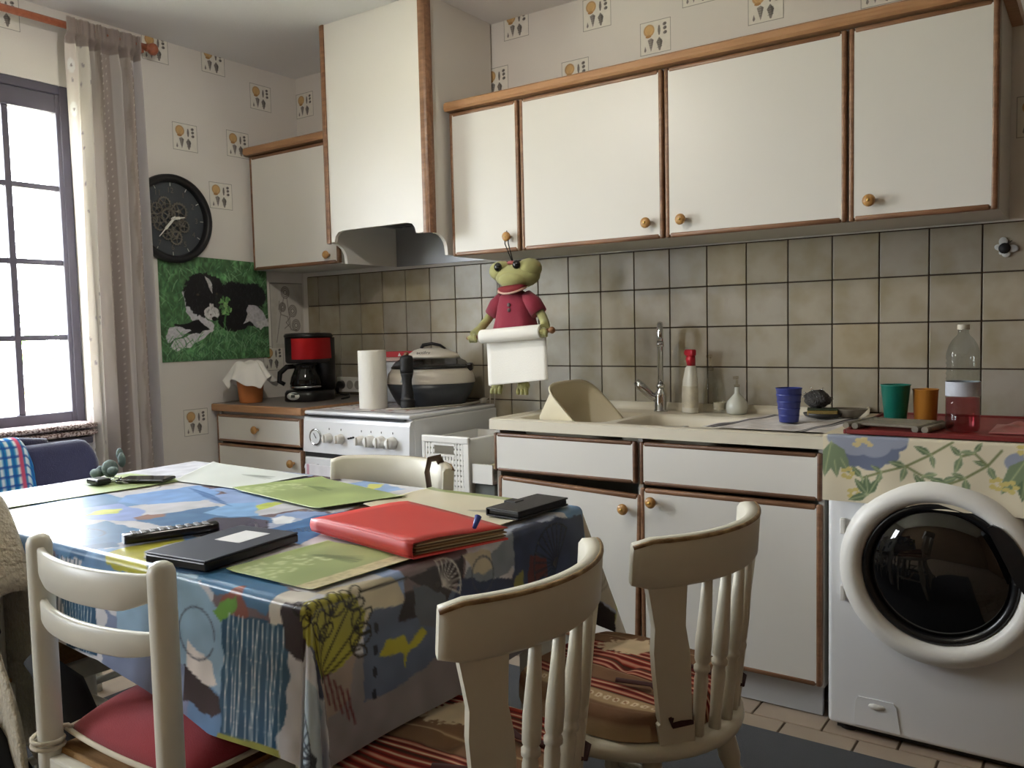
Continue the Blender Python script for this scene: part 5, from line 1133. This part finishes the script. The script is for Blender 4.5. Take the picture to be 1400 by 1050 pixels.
tw = thing('tea_towel', 'white tea towel with black double stripes spread on the drainer', 'towel', (2.66, -.31, ZS))
c = Cv(0, 0, .40, .46, .004, (226, 220, 216)); 
for v_ in (.022, .038, .30, .318): c.line([(v_, 0), (v_, .46)], .009, (26, 24, 30))
c.mottle(.05, 60)
def twl(X, Y): return 2.46+X+.10*(Y-.0)/.46*.8-.02-2.66, -.535+Y*.95+.31, .0045+.0025*np.sin(X*60+Y*9)*np.sin(Y*21)+.0+0*X
link('towel_cloth', c.mesh('towel_cloth', twl, M['print']), None, tw)
def cup(label, x, y, z, col, h=.11, r0=.030, r1=.042, fluted=True):
    t = thing('tumbler', label, 'cup', (x, y, z), 0, 'plastic tumblers'); m_ = mat('tumbler_plastic', col, .35, var=.03)
    obj('cup_wall', MB().lathe([(r0-.003, .004), (r0-.002, 0), (r0, .001), (r1-.002, h-.004), (r1, h-.002), (r1, h), (r1-.0025, h), (r0-.003, .006), (.001, .006)], 30), m_, t)
    if fluted:
        g = MB()
        for k in range(1, 5): q = k/5; g.lathe([(r0+(r1-r0)*q+.0002, h*q-.002), (r0+(r1-r0)*q+.0006, h*q), (r0+(r1-r0)*q+.0002, h*q+.002)], 30, cap=False)
        obj('ridges', g, m_, t)
    return t
cup('blue plastic tumbler standing on the tea towel', 2.655, -.325, ZS+.0075, (52, 62, 132))
cup('teal green plastic tumbler on the washing machine', 2.985, -.385, .8765, (22, 112, 96), .105, fluted=False)
cup('orange plastic tumbler on the washing machine', 3.062, -.365, .8765, (200, 134, 56), .092, .030, .036, fluted=False)
sd = thing('soap_dish', 'grey oval soap dish holding the sponge on the tea towel', 'dish', (2.715, -.155, ZS+.0085)); obj('dish', MB().loft([ov_(.05, .032, 0), ov_(.058, .04, .004), ov_(.064, .045, .014), ov_(.060, .041, .014), ov_(.05, .033, .006), ov_(.01, .008, .006)]), mat('dish_dark', (54, 52, 50), .4), sd)
spg = thing('sponge', 'yellow-green kitchen sponge lying in the soap dish', 'sponge', (2.715, -.155, ZS+.0165), 15); obj('foam', MB().b2((-.048, -.026, 0), (.048, .026, .016), .003), mat('sponge_foam', (150, 128, 70), .95, bump=.4, bs=260), spg); obj('scouring_layer', MB().b2((-.048, -.026, .0162), (.048, .026, .022), .002), mat('scour_green', (70, 78, 52), .95, bump=.5, bs=400), spg)
sc_ = thing('steel_scourer', 'dark steel wool scourer resting on top of the sponge', 'scourer', (2.700, -.160, ZS+.0395)); sc_.scale = (1.2, 1.2, 1.25); rs = random.Random(1); g = MB(); g.ball((0, 0, .024), (.036, .029, .024), 36)
g.v = [(p[0]*k_, p[1]*k_, .024+(p[2]-.024)*k_) for p in g.v for k_ in [1+.10*math.sin(p[0]*190+p[2]*120)*math.sin(p[1]*210)+.05*math.sin(p[2]*400+p[0]*330)]]
obj('wire_wool', g, mat('steel_wool', (78, 76, 74), .45, metal=.6, var=.3, vs=160, bump=1.0, bs=260), sc_)
g = MB()
for k in range(26):
    a_ = rs.uniform(0, 6.28); b_ = rs.uniform(.3, 2.2); d_ = Vector((math.sin(b_)*math.cos(a_), math.sin(b_)*math.sin(a_), math.cos(b_))); p_ = Vector((.035*d_.x, .028*d_.y, .024+.023*d_.z)); q_ = Vector((rs.uniform(-.01, .01), rs.uniform(-.01, .01), rs.uniform(-.01, .01)))
    g.tube([p_, p_+d_*.005+q_*.5, p_+q_], .0008, 4)
obj('loose_strands', g, M['chrome'], sc_)
bw = thing('small_bowl', 'small grey oval bowl beside the sponge on the tea towel', 'bowl', (2.792, -.125, ZS+.0085)); obj('bowl', MB().loft([ov_(.032, .024, 0), ov_(.036, .027, .003), ov_(.058, .040, .026), ov_(.061, .043, .029), ov_(.058, .040, .029), ov_(.034, .025, .006), ov_(.006, .005, .005)]), mat('bowl_grey', (138, 132, 118), .4), bw)

# ------------------------------------------------------------------ floral cloth and things on the washing machine
fw0, fw1 = 2.846, 3.450; FT = .856
c = Cv(fw0, -.82, fw1, -.04, .0032, (224, 214, 188)); rs = random.Random(31)
c.A *= (1+.05*(vnoise(c.X, c.Y, 7, 3)-.5))[..., None]; c.A = np.clip(c.A, 0, 1)
gl, gd, bl, bd, ye = (126, 142, 110), (102, 120, 90), (150, 156, 172), (112, 120, 142), (208, 192, 120)
def leafp(x, y, l_, a, col):
    k = R_(a); dx, dy = math.cos(k), math.sin(k); w_ = l_*.2
    c.poly([(x, y), (x+dx*l_*.35-dy*w_, y+dy*l_*.35+dx*w_), (x+dx*l_*.7-dy*w_*.7, y+dy*l_*.7+dx*w_*.7), (x+dx*l_, y+dy*l_), (x+dx*l_*.7+dy*w_*.7, y+dy*l_*.7-dx*w_*.7), (x+dx*l_*.35+dy*w_, y+dy*l_*.35-dx*w_)], col); c.line([(x, y), (x+dx*l_*.9, y+dy*l_*.9)], .0022, (176, 184, 140), .8)
def bloom(x, y, s_=1):
    for dx, dy, r_ in ((-.065, .0, .03), (-.035, -.03, .036), (.01, -.034, .04), (.05, -.018, .034), (.075, .012, .028)): c.ell(x+dx*s_, y+(dy-.012)*s_, r_*s_, r_*.72*s_, bd)
    for dx, dy, r_ in ((-.07, .012, .034), (-.03, -.006, .042), (.02, -.006, .044), (.07, .014, .036), (0, .03, .05)): c.ell(x+dx*s_, y+dy*s_, r_*s_, r_*.75*s_, bl)
    for k in range(9): c.ell(x+rs.uniform(-.03, .03)*s_, y+rs.uniform(-.008, .010)*s_, .008*s_, .006*s_, (206, 190, 140))
def vine(pts):
    c.line(pts, .0045, (128, 134, 92))
    for i in range(1, len(pts)):
        (xa, ya), (xb, yb) = pts[i-1], pts[i]; an = math.degrees(math.atan2(yb-ya, xb-xa))
        for s_ in (-1, 1): leafp(xb, yb, rs.uniform(.032, .05), an+s_*rs.uniform(35, 75), gl if s_ > 0 else gd)
vY = lambda z: -.640-(FT-z)
bloom(2.960, vY(.842), 1.0); bloom(3.39, vY(.80), 1.0)
vine([(3.17, vY(.855)), (3.12, vY(.82)), (3.06, vY(.785)), (3.00, vY(.765)), (2.95, vY(.745))]); vine([(3.06, vY(.785)), (3.10, vY(.762)), (3.145, vY(.75))]); vine([(3.28, vY(.84)), (3.25, vY(.80)), (3.20, vY(.765)), (3.16, vY(.745)), (3.10, vY(.735))]); vine([(3.25, vY(.80)), (3.22, vY(.83)), (3.19, vY(.82))])
for a in (-55, -75, -95, -120): leafp(3.335, vY(.825), .11, a, gd if a % 2 else gl)
for a in (-60, -80, -100): leafp(2.868, vY(.84), .10, a, gl)
for x, z in ((2.912, .755), (2.93, .70), (3.27, .755), (3.30, .75), (3.33, .845), (3.40, .72), (3.43, .70)):
    for k in range(5): c.ell(x+.012*math.cos(k*1.26), vY(z)+.012*math.sin(k*1.26), .008, .006, ye)
for a in (60, 95, 130, 200): leafp(2.965, vY(.70), .055, a, gd)
for k in range(26): leafp(rs.uniform(fw0, fw1), rs.uniform(-.62, -.06), rs.uniform(.04, .09), rs.uniform(0, 360), [gl, gd][k % 2])
for x, y in ((2.95, -.2), (3.3, -.3), (3.2, -.12)): bloom(x, y)
def fcl(X, Y):
    e = -.632; s = np.maximum(e-Y, 0); r_ = .008; th = np.clip(s/r_, 0, np.pi/2); q = r_*np.pi/2; h = np.maximum(s-q, 0)
    y = np.where(s > 0, e-r_*np.sin(th)-h*.02-.004*np.sin(X*38)*np.clip(h*12, 0, 1)*.5-.002*np.clip(h*12, 0, 1), Y); z = FT+.001-np.where(s > 0, r_*(1-np.cos(th))+h, 0); return X, y, z+.001*np.sin(X*30)*np.sin(Y*25)*(s == 0)
fc = link('floral_cloth', c.mesh('floral_cloth', fcl, printmat('floral_cotton', .8, .2))); tag(fc, 'cream cloth with blue flowers and green vines over the washing machine', 'cloth')
ty = thing('red_tray', 'flat red tray covering the floral cloth on the washing machine', 'tray', (3.16, -.37, .860))
obj('tray_base', MB().b2((-.255, -.252, 0), (.275, .26, .006), .002), mat('tray_red', (138, 46, 44), .45, var=.08, vs=5), ty); g = MB(); g.b2((-.255, -.260, 0), (.275, -.252, .012), .002); g.b2((-.255, .26, 0), (.275, .268, .012), .002); g.b2((-.263, -.26, 0), (-.255, .268, .012), .002); g.b2((.275, -.26, 0), (.283, .268, .012), .002); obj('tray_rim', g, mat('tray_rim_red', (120, 40, 38), .45), ty)
rk = thing('slatted_trivet', 'grey wooden slatted trivet lying on the red tray', 'trivet', (3.005, -.49, .8665), -8)
gw = wood('grey_wood', (104, 98, 84), (134, 126, 108), .6)
for k in range(5): obj('slat', MB().b2((-.085, -.075+.034*k, .010), (.085, -.053+.034*k, .018), .002), gw, rk)
for x in (-.105, -.080, .080, .105): obj('side_rail', MB().cyl((x, -.09, .009), (x+.012, .10, .009), .009), gw, rk)
wbt = thing('water_bottle', 'tall clear plastic bottle half full of pink liquid', 'bottle', (3.177, -.52, .8665))
prof = [(.030, 0), (.040, .004), (.043, .014), (.043, .095), (.0425, .10), (.043, .105), (.043, .15)]
for k in range(5): prof += [(.0405, .158+.016*k), (.043, .166+.016*k)]
prof += [(.042, .245), (.036, .268), (.026, .288), (.016, .300), (.0135, .306), (.0135, .318)]
prof = [(r_*.97, z_*.865) for r_, z_ in prof]
obj('shell', MB().lathe(prof, 36, cap=False), clear('pet_plastic', (236, 240, 240), rough=.05), wbt)
obj('liquid', MB().lathe([(.028, .002), (.037, .005), (.0405, .014), (.0405, .092), (.001, .0925)], 36), clear('pink_liquid', (236, 176, 182), .05), wbt)
obj('label', MB().lathe([(.0422, .098), (.0422, .136)], 36, cap=False), mat('bottle_paper_label', (188, 192, 200), .5, var=.2, vs=30), wbt)
obj('cap', MB().lathe([(.0145, .274), (.015, .276), (.015, .286), (.014, .288), (.001, .288)], 24), mat('cap_pale', (196, 190, 172), .4), wbt)
pb = thing('plastic_bag', 'crumpled translucent pink plastic bag on the red tray', 'bag', (3.335, -.43, .8665)); rs = random.Random(6)
obj('film', MB().surf(lambda u_, v_: ((u_-.5)*.19, (v_-.5)*.22, .003+.020*math.sin(math.pi*u_)*math.sin(math.pi*v_)+.007*math.sin(17*u_+5*v_)*math.sin(13*v_)*math.sin(math.pi*u_)*math.sin(math.pi*v_)), 24, 24, thick=.001), mat('pink_film', (196, 120, 116), .3, trans=.3, var=.05), pb)
gcp = thing('glass_cup', 'small clear cup with cream rim at the right edge of the tray', 'cup', (3.375, -.26, .8665)); obj('cup_wall', MB().lathe([(.022, 0), (.026, .003), (.034, .05), (.035, .055), (.033, .055), (.024, .006), (.001, .006)], 24), cp, gcp); obj('cream_lid', MB().lathe([(.036, .055), (.037, .060), (.030, .088), (.001, .09)], 24), mat('cream_lid_plastic', (196, 184, 146), .5), gcp)

rug = MB(); rug.b2((.85, -2.75, .0005), (3.45, -.728, .010), .003); rg = obj('rug', rug, mat('charcoal_rug', (44, 46, 50), .95, var=.1, vs=60, bump=.5, bs=500, sheen=.2)); tag(rg, 'dark charcoal rug on the tiled floor before the washing machine', 'rug')

# ------------------------------------------------------------------ on the table
ZT = TZ+.0058
def quad_mat(name, label, cat, q, painter, curl=0.0, z=0.0, grp=None, lab_res=.004):
    """thin sheet given by its four corners on the table, a b c d anticlockwise from above"""
    q = [Vector((p[0], p[1])) for p in q]; cen = sum(q, Vector((0, 0)))/4
    w_ = ((q[1]-q[0]).length+(q[2]-q[3]).length)/2; h_ = ((q[3]-q[0]).length+(q[2]-q[1]).length)/2
    cv = Cv(0, 0, w_, h_, lab_res, (255, 255, 255)); painter(cv, w_, h_)
    t = thing(name, label, cat, (cen.x, cen.y, ZT+z), 0, grp)
    def fn(X, Y):
        u_, v_ = X/w_, Y/h_; px = (q[0].x*(1-u_)+q[1].x*u_)*(1-v_)+(q[3].x*(1-u_)+q[2].x*u_)*v_; py = (q[0].y*(1-u_)+q[1].y*u_)*(1-v_)+(q[3].y*(1-u_)+q[2].y*u_)*v_
        return px-cen.x, py-cen.y, .0012+.0005*np.sin(u_*5)+curl*np.clip((np.abs(u_-.5)-.38)/.12, 0, 1)**2
    me = cv.mesh('sheet', fn, printmat(name+'_laminate', .38, .5)); o = link('sheet', me, None, t)
    so = o.modifiers.new('thickness', 'SOLIDIFY'); so.thickness = .001; so.offset = -1; return t
def leaf_art(cv, x, y, l_, rot, col):
    for k in range(9):
        a = R_(rot+rs.uniform(-28, 28)); cv.line([(x, y), (x+l_*math.cos(a), y+l_*.55*math.sin(a))], .004, col, .5)
    cv.ell(x+l_*.45*math.cos(R_(rot)), y+l_*.4*math.sin(R_(rot)), l_*.4, l_*.1, col, rot, .5, .4, .6)
def green_p(cv, w_, h_):
    cv.A[:] = np.array((154, 170, 112))/255; cv.mottle(.10, 14, 3)
    for k in range(60): cv.ell(rs.uniform(.02, .12), rs.uniform(.01, h_*.6), .008, .005, (196, 206, 160), rs.uniform(0, 180), .4, .3, .5)
    leaf_art(cv, w_*.25, h_*.62, .10, 10, (104, 122, 78))
def green_band(cv, w_, h_):
    green_p(cv, w_, h_); cv.poly([(w_*.80, 0), (w_, 0), (w_, h_), (w_*.80, h_)], (200, 190, 150)); 
    for k in range(120): cv.ell(rs.uniform(w_*.8, w_), rs.uniform(0, h_), .005, .003, (168, 160, 120), rs.uniform(0, 180), .5, 0, .5)
def cream_p(cv, w_, h_):
    cv.A[:] = np.array((216, 208, 182))/255; cv.mottle(.03, 12, 3); cv.poly([(0, h_*.90), (w_, h_*.90), (w_, h_), (0, h_)], (150, 160, 104)); leaf_art(cv, w_*.62, h_*.40, .11, 25, (150, 146, 128))
def pale_p(cv, w_, h_):
    cv.A[:] = np.array((206, 210, 204))/255; cv.mottle(.03, 12, 3); leaf_art(cv, w_*.52, h_*.62, .12, 10, (140, 146, 140))
rs = random.Random(17); GP = 'placemats on the oilcloth'
quad_mat('placemat', 'green placemat near the window with the keys lying on it', 'placemat', [(1.05, -2.14), (1.29, -2.11), (1.345, -1.635), (1.085, -1.655)], green_p, 0, 0, GP)
quad_mat('placemat', 'pale grey placemat with leaf print at the far left of the table', 'placemat', [(1.335, -1.665), (1.615, -1.655), (1.625, -1.42), (1.14, -1.402)], pale_p, .004, .0004, GP)
quad_mat('placemat', 'plain green placemat in the middle of the far table edge', 'placemat', [(1.60, -1.672), (2.008, -1.735), (2.087, -1.526), (1.690, -1.44)], green_p, .004, .0028, GP)
quad_mat('placemat', 'cream placemat with green border under the black wallet', 'placemat', [(2.057, -1.645), (2.465, -1.690), (2.478, -1.408), (2.062, -1.402)], cream_p, .004, .0, GP)
quad_mat('placemat', 'green placemat with cream band under the red folder, nearest table corner', 'placemat', [(2.237, -2.160), (2.462, -2.160), (2.480, -1.90), (2.245, -1.93)], green_band, .003, .0, GP)

fo = thing('folder', 'thick red cardboard folder stuffed with papers on the table', 'folder', (2.345, -1.808, ZT+.0045)); rs = random.Random(3)
q = [(2.158, -1.895), (2.488, -1.952), (2.552, -1.752), (2.200, -1.648)]; ce = (2.345, -1.808)
q = [(a-ce[0], b-ce[1]) for a, b in q]
rdc = mat('red_card_cover', (190, 48, 42), .45, var=.05, vs=5)
def lay(p, z0, z1, sc=1.0): return [((a*sc), (b*sc), z) for a, b in p for z in (z0,)], z1
def slab(p, z0, z1, m_, nm, sc=1.0, par=fo, sub=10, dome=0):
    g = MB(); f_ = lambda u_, v_: tuple((((p[0][i]*(1-u_)+p[1][i]*u_)*(1-v_)+(p[3][i]*(1-u_)+p[2][i]*u_)*v_)*sc) for i in (0, 1))
    g.surf(lambda u_, v_: (*f_(u_, v_), z1(u_, v_) if callable(z1) else z1), sub, sub, thick=(.0016 if callable(z1) else (z1-z0))); return obj(nm, g, m_, par)
slab(q, 0, .0035, rdc, 'back_cover')
top_z = lambda u_, v_: .026+.006*(1-v_)*0+.004*math.sin(u_*2.2)+.003*math.sin(v_*6)*u_-.004*max(0, (v_-.85)/.15)
for k in range(7):
    j = [rs.uniform(-.006, .006) for _ in range(8)]; p = [(a*.97+j[2*i], b*.95+j[2*i+1]) for i, (a, b) in enumerate(q)]
    slab(p, .0045+.0028*k, .0063+.0028*k, mat('file_paper', [(150, 120, 84), (96, 74, 52), (176, 160, 128), (120, 92, 62)][k % 4], .8), 'paper_sheet')
slab(q, 0, top_z, rdc, 'front_cover', .995)
g = MB(); g.surf(lambda u_, v_: (q[0][0]+(q[3][0]-q[0][0])*0+(q[1][0]-q[0][0])*u_, q[0][1]+(q[1][1]-q[0][1])*u_-.004*math.sin(v_*math.pi), .001+(top_z(u_, 0)-.001)*v_), 12, 6, thick=.0012); obj('spine', g, rdc, fo)
el = MB(); el.tube([(q[1][0]*.35+q[2][0]*.65-.005, q[1][1]*.35+q[2][1]*.65, .034), (q[1][0]*.3+q[2][0]*.7-.012, q[1][1]*.3+q[2][1]*.7+.008, .052)], [.004, .007], 8); obj('elastic_toggle', el, mat('blue_toggle', (44, 62, 140), .4), fo)

wa = thing('wallet', 'black leather wallet case on the cream placemat', 'wallet', (2.437, -1.512, ZT+.0035), -4)
g = MB(); g.b2((-.045, -.092, 0), (.045, .092, .004), .0018); g.b2((-.045, -.092, .0145), (.045, .092, .0185), .0018); g.b2((-.046, -.092, .0005), (-.041, .092, .018), .002); obj('leather_case', g, mat('black_leather', (20, 19, 20), .5, bump=.2, bs=300), wa)
obj('phone_block', MB().b2((-.040, -.088, .0042), (.043, .088, .0143), .002), bp_, wa); obj('clasp', MB().b2((-.054, -.02, .006), (-.020, .012, .0205), .002), mat('leather_clasp', (24, 22, 23), .5), wa)

nb = thing('notebook', 'slim dark grey notebook computer with a white sticker on its lid', 'notebook', (2.128, -2.085, ZT+.0005), 6)
obj('body', MB().b2((-.078, -.112, 0), (.078, .118, .016), .003), bp_, nb); obj('lid', MB().b2((-.078, -.112, .0162), (.078, .118, .0195), .0015), mat('slate_lid', (62, 66, 80), .38), nb); obj('sticker', MB().b2((-.03, .006, .0195), (.035, .085, .0199)), mat('white_sticker', (228, 228, 228), .6), nb)
rm = thing('remote_control', 'black remote control with silver keys on the oilcloth', 'remote control', (1.925, -2.062, ZT+.0005), -22)
g = MB().loft([[(x*s_, y_, z_) for x, z_ in ((-.022, .004), (-.018, 0), (.018, 0), (.022, .004), (.021, .014), (.015, .0175), (-.015, .0175), (-.021, .014))] for y_, s_ in ((-.092, .7), (-.088, .92), (-.04, 1), (.02, .93), (.06, .98), (.088, .9), (.092, .7))]); obj('body', g, bp_, rm)
km = mat('silver_keys', (150, 152, 160), .35)
for i in range(9):
    for j in range(3): obj('key', MB().box((-.011+.011*j, -.072+.0175*i, .0182), (.0075, .0095, .003), .001), km, rm)

ks = thing('key_bunch', 'bunch of keys with grey toy fob on the green placemat', 'keys', (1.175, -1.765, ZT+.004)); gt = mat('grey_plush', (96, 112, 110), .8, var=.1, bump=.2, bs=200)
g = MB(); g.ball((-.02, .01, .032), (.024, .022, .026), 14); g.ball((-.055, -.012, .018), (.026, .014, .014), 12); g.ball((-.062, .006, .022), (.016, .012, .016), 12); g.ball((.0, .035, .055), (.013, .010, .022), 12); g.ball((-.018, .04, .07), (.012, .009, .018), 12); g.ball((.012, .0, .03), (.018, .014, .012), 12); obj('toy_fob', g, gt, ks)
obj('car_fob', MB().b2((-.015, -.065, 0), (.045, -.022, .016), .006), bp_, ks)
g = MB(); g.tube([(.04+.016*math.cos(k*.42), -.01+.016*math.sin(k*.42), .012+.003*math.sin(k)) for k in range(16)], .0014, 6); obj('key_ring', g, M['chrome'], ks)
for k, a in enumerate((-10, 18)): 
    T = Matrix.Translation((.055, -.005+.012*k, .004+.003*k)) @ Matrix.Rotation(R_(a), 4, 'Z'); g = MB(); g.lathe([(.011, 0), (.011, .002)], 16, T=T); g.box((.030, 0, .001), (.042, .006, .002), T=T); g.box((.045, -.004, .001), (.010, .004, .002), T=T); obj('key', g, M['chrome'], ks)
ph = thing('mobile_phone', 'dark mobile phone lying beside the keys', 'phone', (1.262, -1.712, ZT+.0035), -62); obj('body', MB().b2((-.036, -.072, 0), (.036, .072, .008), .003), bp_, ph); obj('screen', MB().b2((-.033, -.068, .008), (.033, .068, .0084)), mat('phone_glass', (40, 44, 46), .08, spec=.6), ph)

# strap on the far chair
sp = MB(); sp.tube([(2.035, -1.372, .70), (2.030, -1.383, .80), (2.034, -1.376, .832), (2.044, -1.352, .834), (2.048, -1.335, .80), (2.048, -1.335, .70)], .011, 8, flat=.3)
o = obj('leather_strap', sp, mat('brown_leather', (84, 62, 48), .55)); tag(o, 'brown leather strap looped over the far chair crest', 'strap')

# ------------------------------------------------------------------ towel on the oven door handle
c = Cv(0, 0, .25, .42, .005, (226, 224, 228)); c.line([(.018, 0), (.018, .42)], .012, (196, 130, 150), .6); c.line([(.24, 0), (.24, .42)], .008, (190, 190, 200), .6); c.mottle(.03, 40)
tw2 = link('hand_towel', c.mesh('hand_towel', lambda X, Y: (.715+X, cy-.040-.0155-.004*np.sin(X*40)*(1-Y/.42), .20+Y), M['print'])); tag(tw2, 'white tea towel with a pink stripe hanging on the oven door', 'towel')
so = tw2.modifiers.new('thickness', 'SOLIDIFY'); so.thickness = .002

# ------------------------------------------------------------------ left end of the table: chair with clothes
ladder('white ladder-back chair by the window, covered with a navy jacket', (.945, -1.80, 0), -90)
navy = mat('navy_fleece', (46, 48, 84), .95, var=.1, vs=30, bump=.3, bs=300, sheen=.5)
jk = thing('navy_jacket', 'navy blue jacket draped over the chair back by the window', 'jacket', (.755, -1.80, .40))
def drape(yA, yB, zt, zb0, zb1, x, th, wob, seed):
    """cloth over a horizontal bar along y: front hangs to zb0, back to zb1"""
    a_, b2 = zt-zb0, zt-zb1; tot = a_+b2+math.pi*th
    def f(u_, v_):
        y = yA+(yB-yA)*u_; s = v_*tot; w = wob*math.sin(u_*9+seed)+wob*.6*math.sin(u_*17+seed*2); r_ = abs(u_-.5)*2; dz = -.05*max(0, (r_-.82)/.18)**2
        if s < a_: k = (a_-s)/a_; return (x+th+w*k+.012*k, y+(.5-u_)*-.02*k, zb0+s+dz)
        if s < a_+math.pi*th: q = (s-a_)/th; return (x+th*math.cos(q), y, zt+th*math.sin(q)+dz)
        k = (s-a_-math.pi*th)/b2; return (x-th-w*k-.015*k, y, zt-k*b2+dz)
    return f
l = jk.location
def loc_f(f, l=l): return lambda u_, v_: tuple(a-b for a, b in zip(f(u_, v_), l))
obj('jacket_body', MB().surf(loc_f(drape(-2.03, -1.585, .812, .47, .42, .752, .032, .010, 1.0)), 30, 50, thick=.006), navy, jk)
g = MB(); g.tube([(.80-.755, -1.62+1.80, .80-.40), (.84-.755, -1.60+1.80, .70-.40), (.85-.755, -1.61+1.80, .55-.40), (.84-.755, -1.63+1.80, .44-.40)], [.04, .05, .05, .045], 12); 
obj('collar', MB().tube([(-.02, -.14, .432), (-.045, -.03, .448), (-.03, .08, .440)], [.018, .024, .016], 10), navy, jk)
c = Cv(0, 0, .26, .62, .0035, (48, 140, 190)); n_ = 0
for k in range(10): c.line([(.026*k+.008, 0), (.026*k+.008, .62)], .009, (226, 236, 240), .95)
for k in range(26): c.line([(0, .024*k), (.26, .024*k)], .004, (36, 70, 150), .9)
for k in range(10): c.line([(.026*k+.020, 0), (.026*k+.020, .62)], .004, (40, 90, 170), .8)
c.line([(.225, 0), (.225, .62)], .012, (206, 90, 120), .7)
dr_ = drape(-2.05, -1.80, .825, .50, .55, .752, .048, .008, 2.2)
def drx(X, Y):
    P = np.array([[dr_(u_, v_) for u_ in c.x/.26] for v_ in c.y/.62]); return P[..., 0], P[..., 1]+.05*(P[..., 2]-.82)*-1*(X/.26), P[..., 2]
ct = link('checked_towel', c.mesh('checked_towel', drx, printmat('checked_cotton', .9, .1))); tag(ct, 'turquoise and white checked tea towel over the navy jacket', 'towel'); so = ct.modifiers.new('thickness', 'SOLIDIFY'); so.thickness = .003; so.offset = -1
fb = thing('folded_blanket', 'speckled brown and white fleece lying on the window sill', 'blanket', (.095, -1.52, .781))
def spk():
    m, nt, N, L, b = newmat('speckled_fleece'); b.inputs['Roughness'].default_value = .95; tcn = N.new('ShaderNodeTexCoord'); nz = N.new('ShaderNodeTexNoise'); nz.inputs['Scale'].default_value = 120; L.new(tcn.outputs['Object'], nz.inputs['Vector']); rp = N.new('ShaderNodeValToRGB'); rp.color_ramp.elements[0].position = .42; rp.color_ramp.elements[0].color = lin((96, 70, 64)); rp.color_ramp.elements[1].position = .58; rp.color_ramp.elements[1].color = lin((214, 200, 196)); L.new(nz.outputs['Fac'], rp.inputs[0]); L.new(rp.outputs[0], b.inputs['Base Color']); return m
rs = random.Random(12); fm = spk()
for z0 in (0, .028):
    g = MB(); rings = []
    for i in range(25):
        y = -.30+.60*i/24; e_ = min(1, min(i, 24-i)/2+.3); rings.append([(.075*math.copysign(abs(math.cos(a))**.6, math.cos(a))*e_, y+.01*math.sin(a*3+i), z0+.014+.0135*math.copysign(abs(math.sin(a))**.7, math.sin(a))*e_) for a in [2*math.pi*k/20 for k in range(20)]])
    obj('fold', g.loft(rings), fm, fb)

# ------------------------------------------------------------------ sherpa jacket on a chair at the lower left
ladder('white ladder-back chair at the left edge, hidden under a cream fleece', (1.40, -2.075, 0), 0)
shp = mat('cream_sherpa', (196, 186, 164), 1.0, var=.12, vs=60, bump=1.0, bs=90, sheen=.4)
fj = thing('fleece_jacket', 'cream sherpa fleece jacket with dark shell over a chair at the left edge', 'jacket', (1.50, -2.32, .25))
def fleece(u_, v_):
    x = 1.22+.47*u_; a_ = .50; tot = a_*2+.14; s = v_*tot; r_ = abs(u_-.5)*2
    w = .008*math.sin(u_*11)+.004*math.sin(u_*23+v_*9); dz = -.20*max(0, (r_-.4)/.6)**1.6
    bulge = lambda k: (u_-.5)*.27*math.sin(min(1, k*1.15)*2.2)
    if s < a_: k = (a_-s)/a_; return (x+bulge(k), -2.314-.006*k-abs(w), .33+s+dz)
    if s < a_+.14: q = (s-a_)/.14*math.pi; return (x, -2.2675-.0465*math.cos(q), .83+.035*math.sin(q)+dz)
    k = (s-a_-.14)/a_; return (x+bulge(k), -2.221-.004*k-abs(w)*.4, .83-k*a_+dz)
l2 = fj.location
obj('sherpa_lining', MB().surf(lambda u_, v_: tuple(a-b for a, b in zip(fleece(u_, v_), l2)), 44, 60, thick=.008), shp, fj)
g = MB(); L3 = lambda *p: tuple(a-b for a, b in zip(p, l2))
g.tube([L3(1.62, -2.335, .74), L3(1.685, -2.335, .66), L3(1.705, -2.335, .60), L3(1.67, -2.335, .53)], [.012, .026, .030, .014], 12)
g.tube([L3(1.62, -2.345, .47), L3(1.70, -2.345, .38), L3(1.755, -2.335, .32), L3(1.79, -2.33, .18)], [.02, .045, .05, .045], 12)
g.tube([L3(1.80, -2.29, .56), L3(1.86, -2.26, .50), L3(1.88, -2.24, .40), L3(1.87, -2.22, .28)], [.02, .035, .04, .04], 12)
obj('dark_shell', g, mat('dark_shell_cloth', (24, 25, 28), .8), fj)
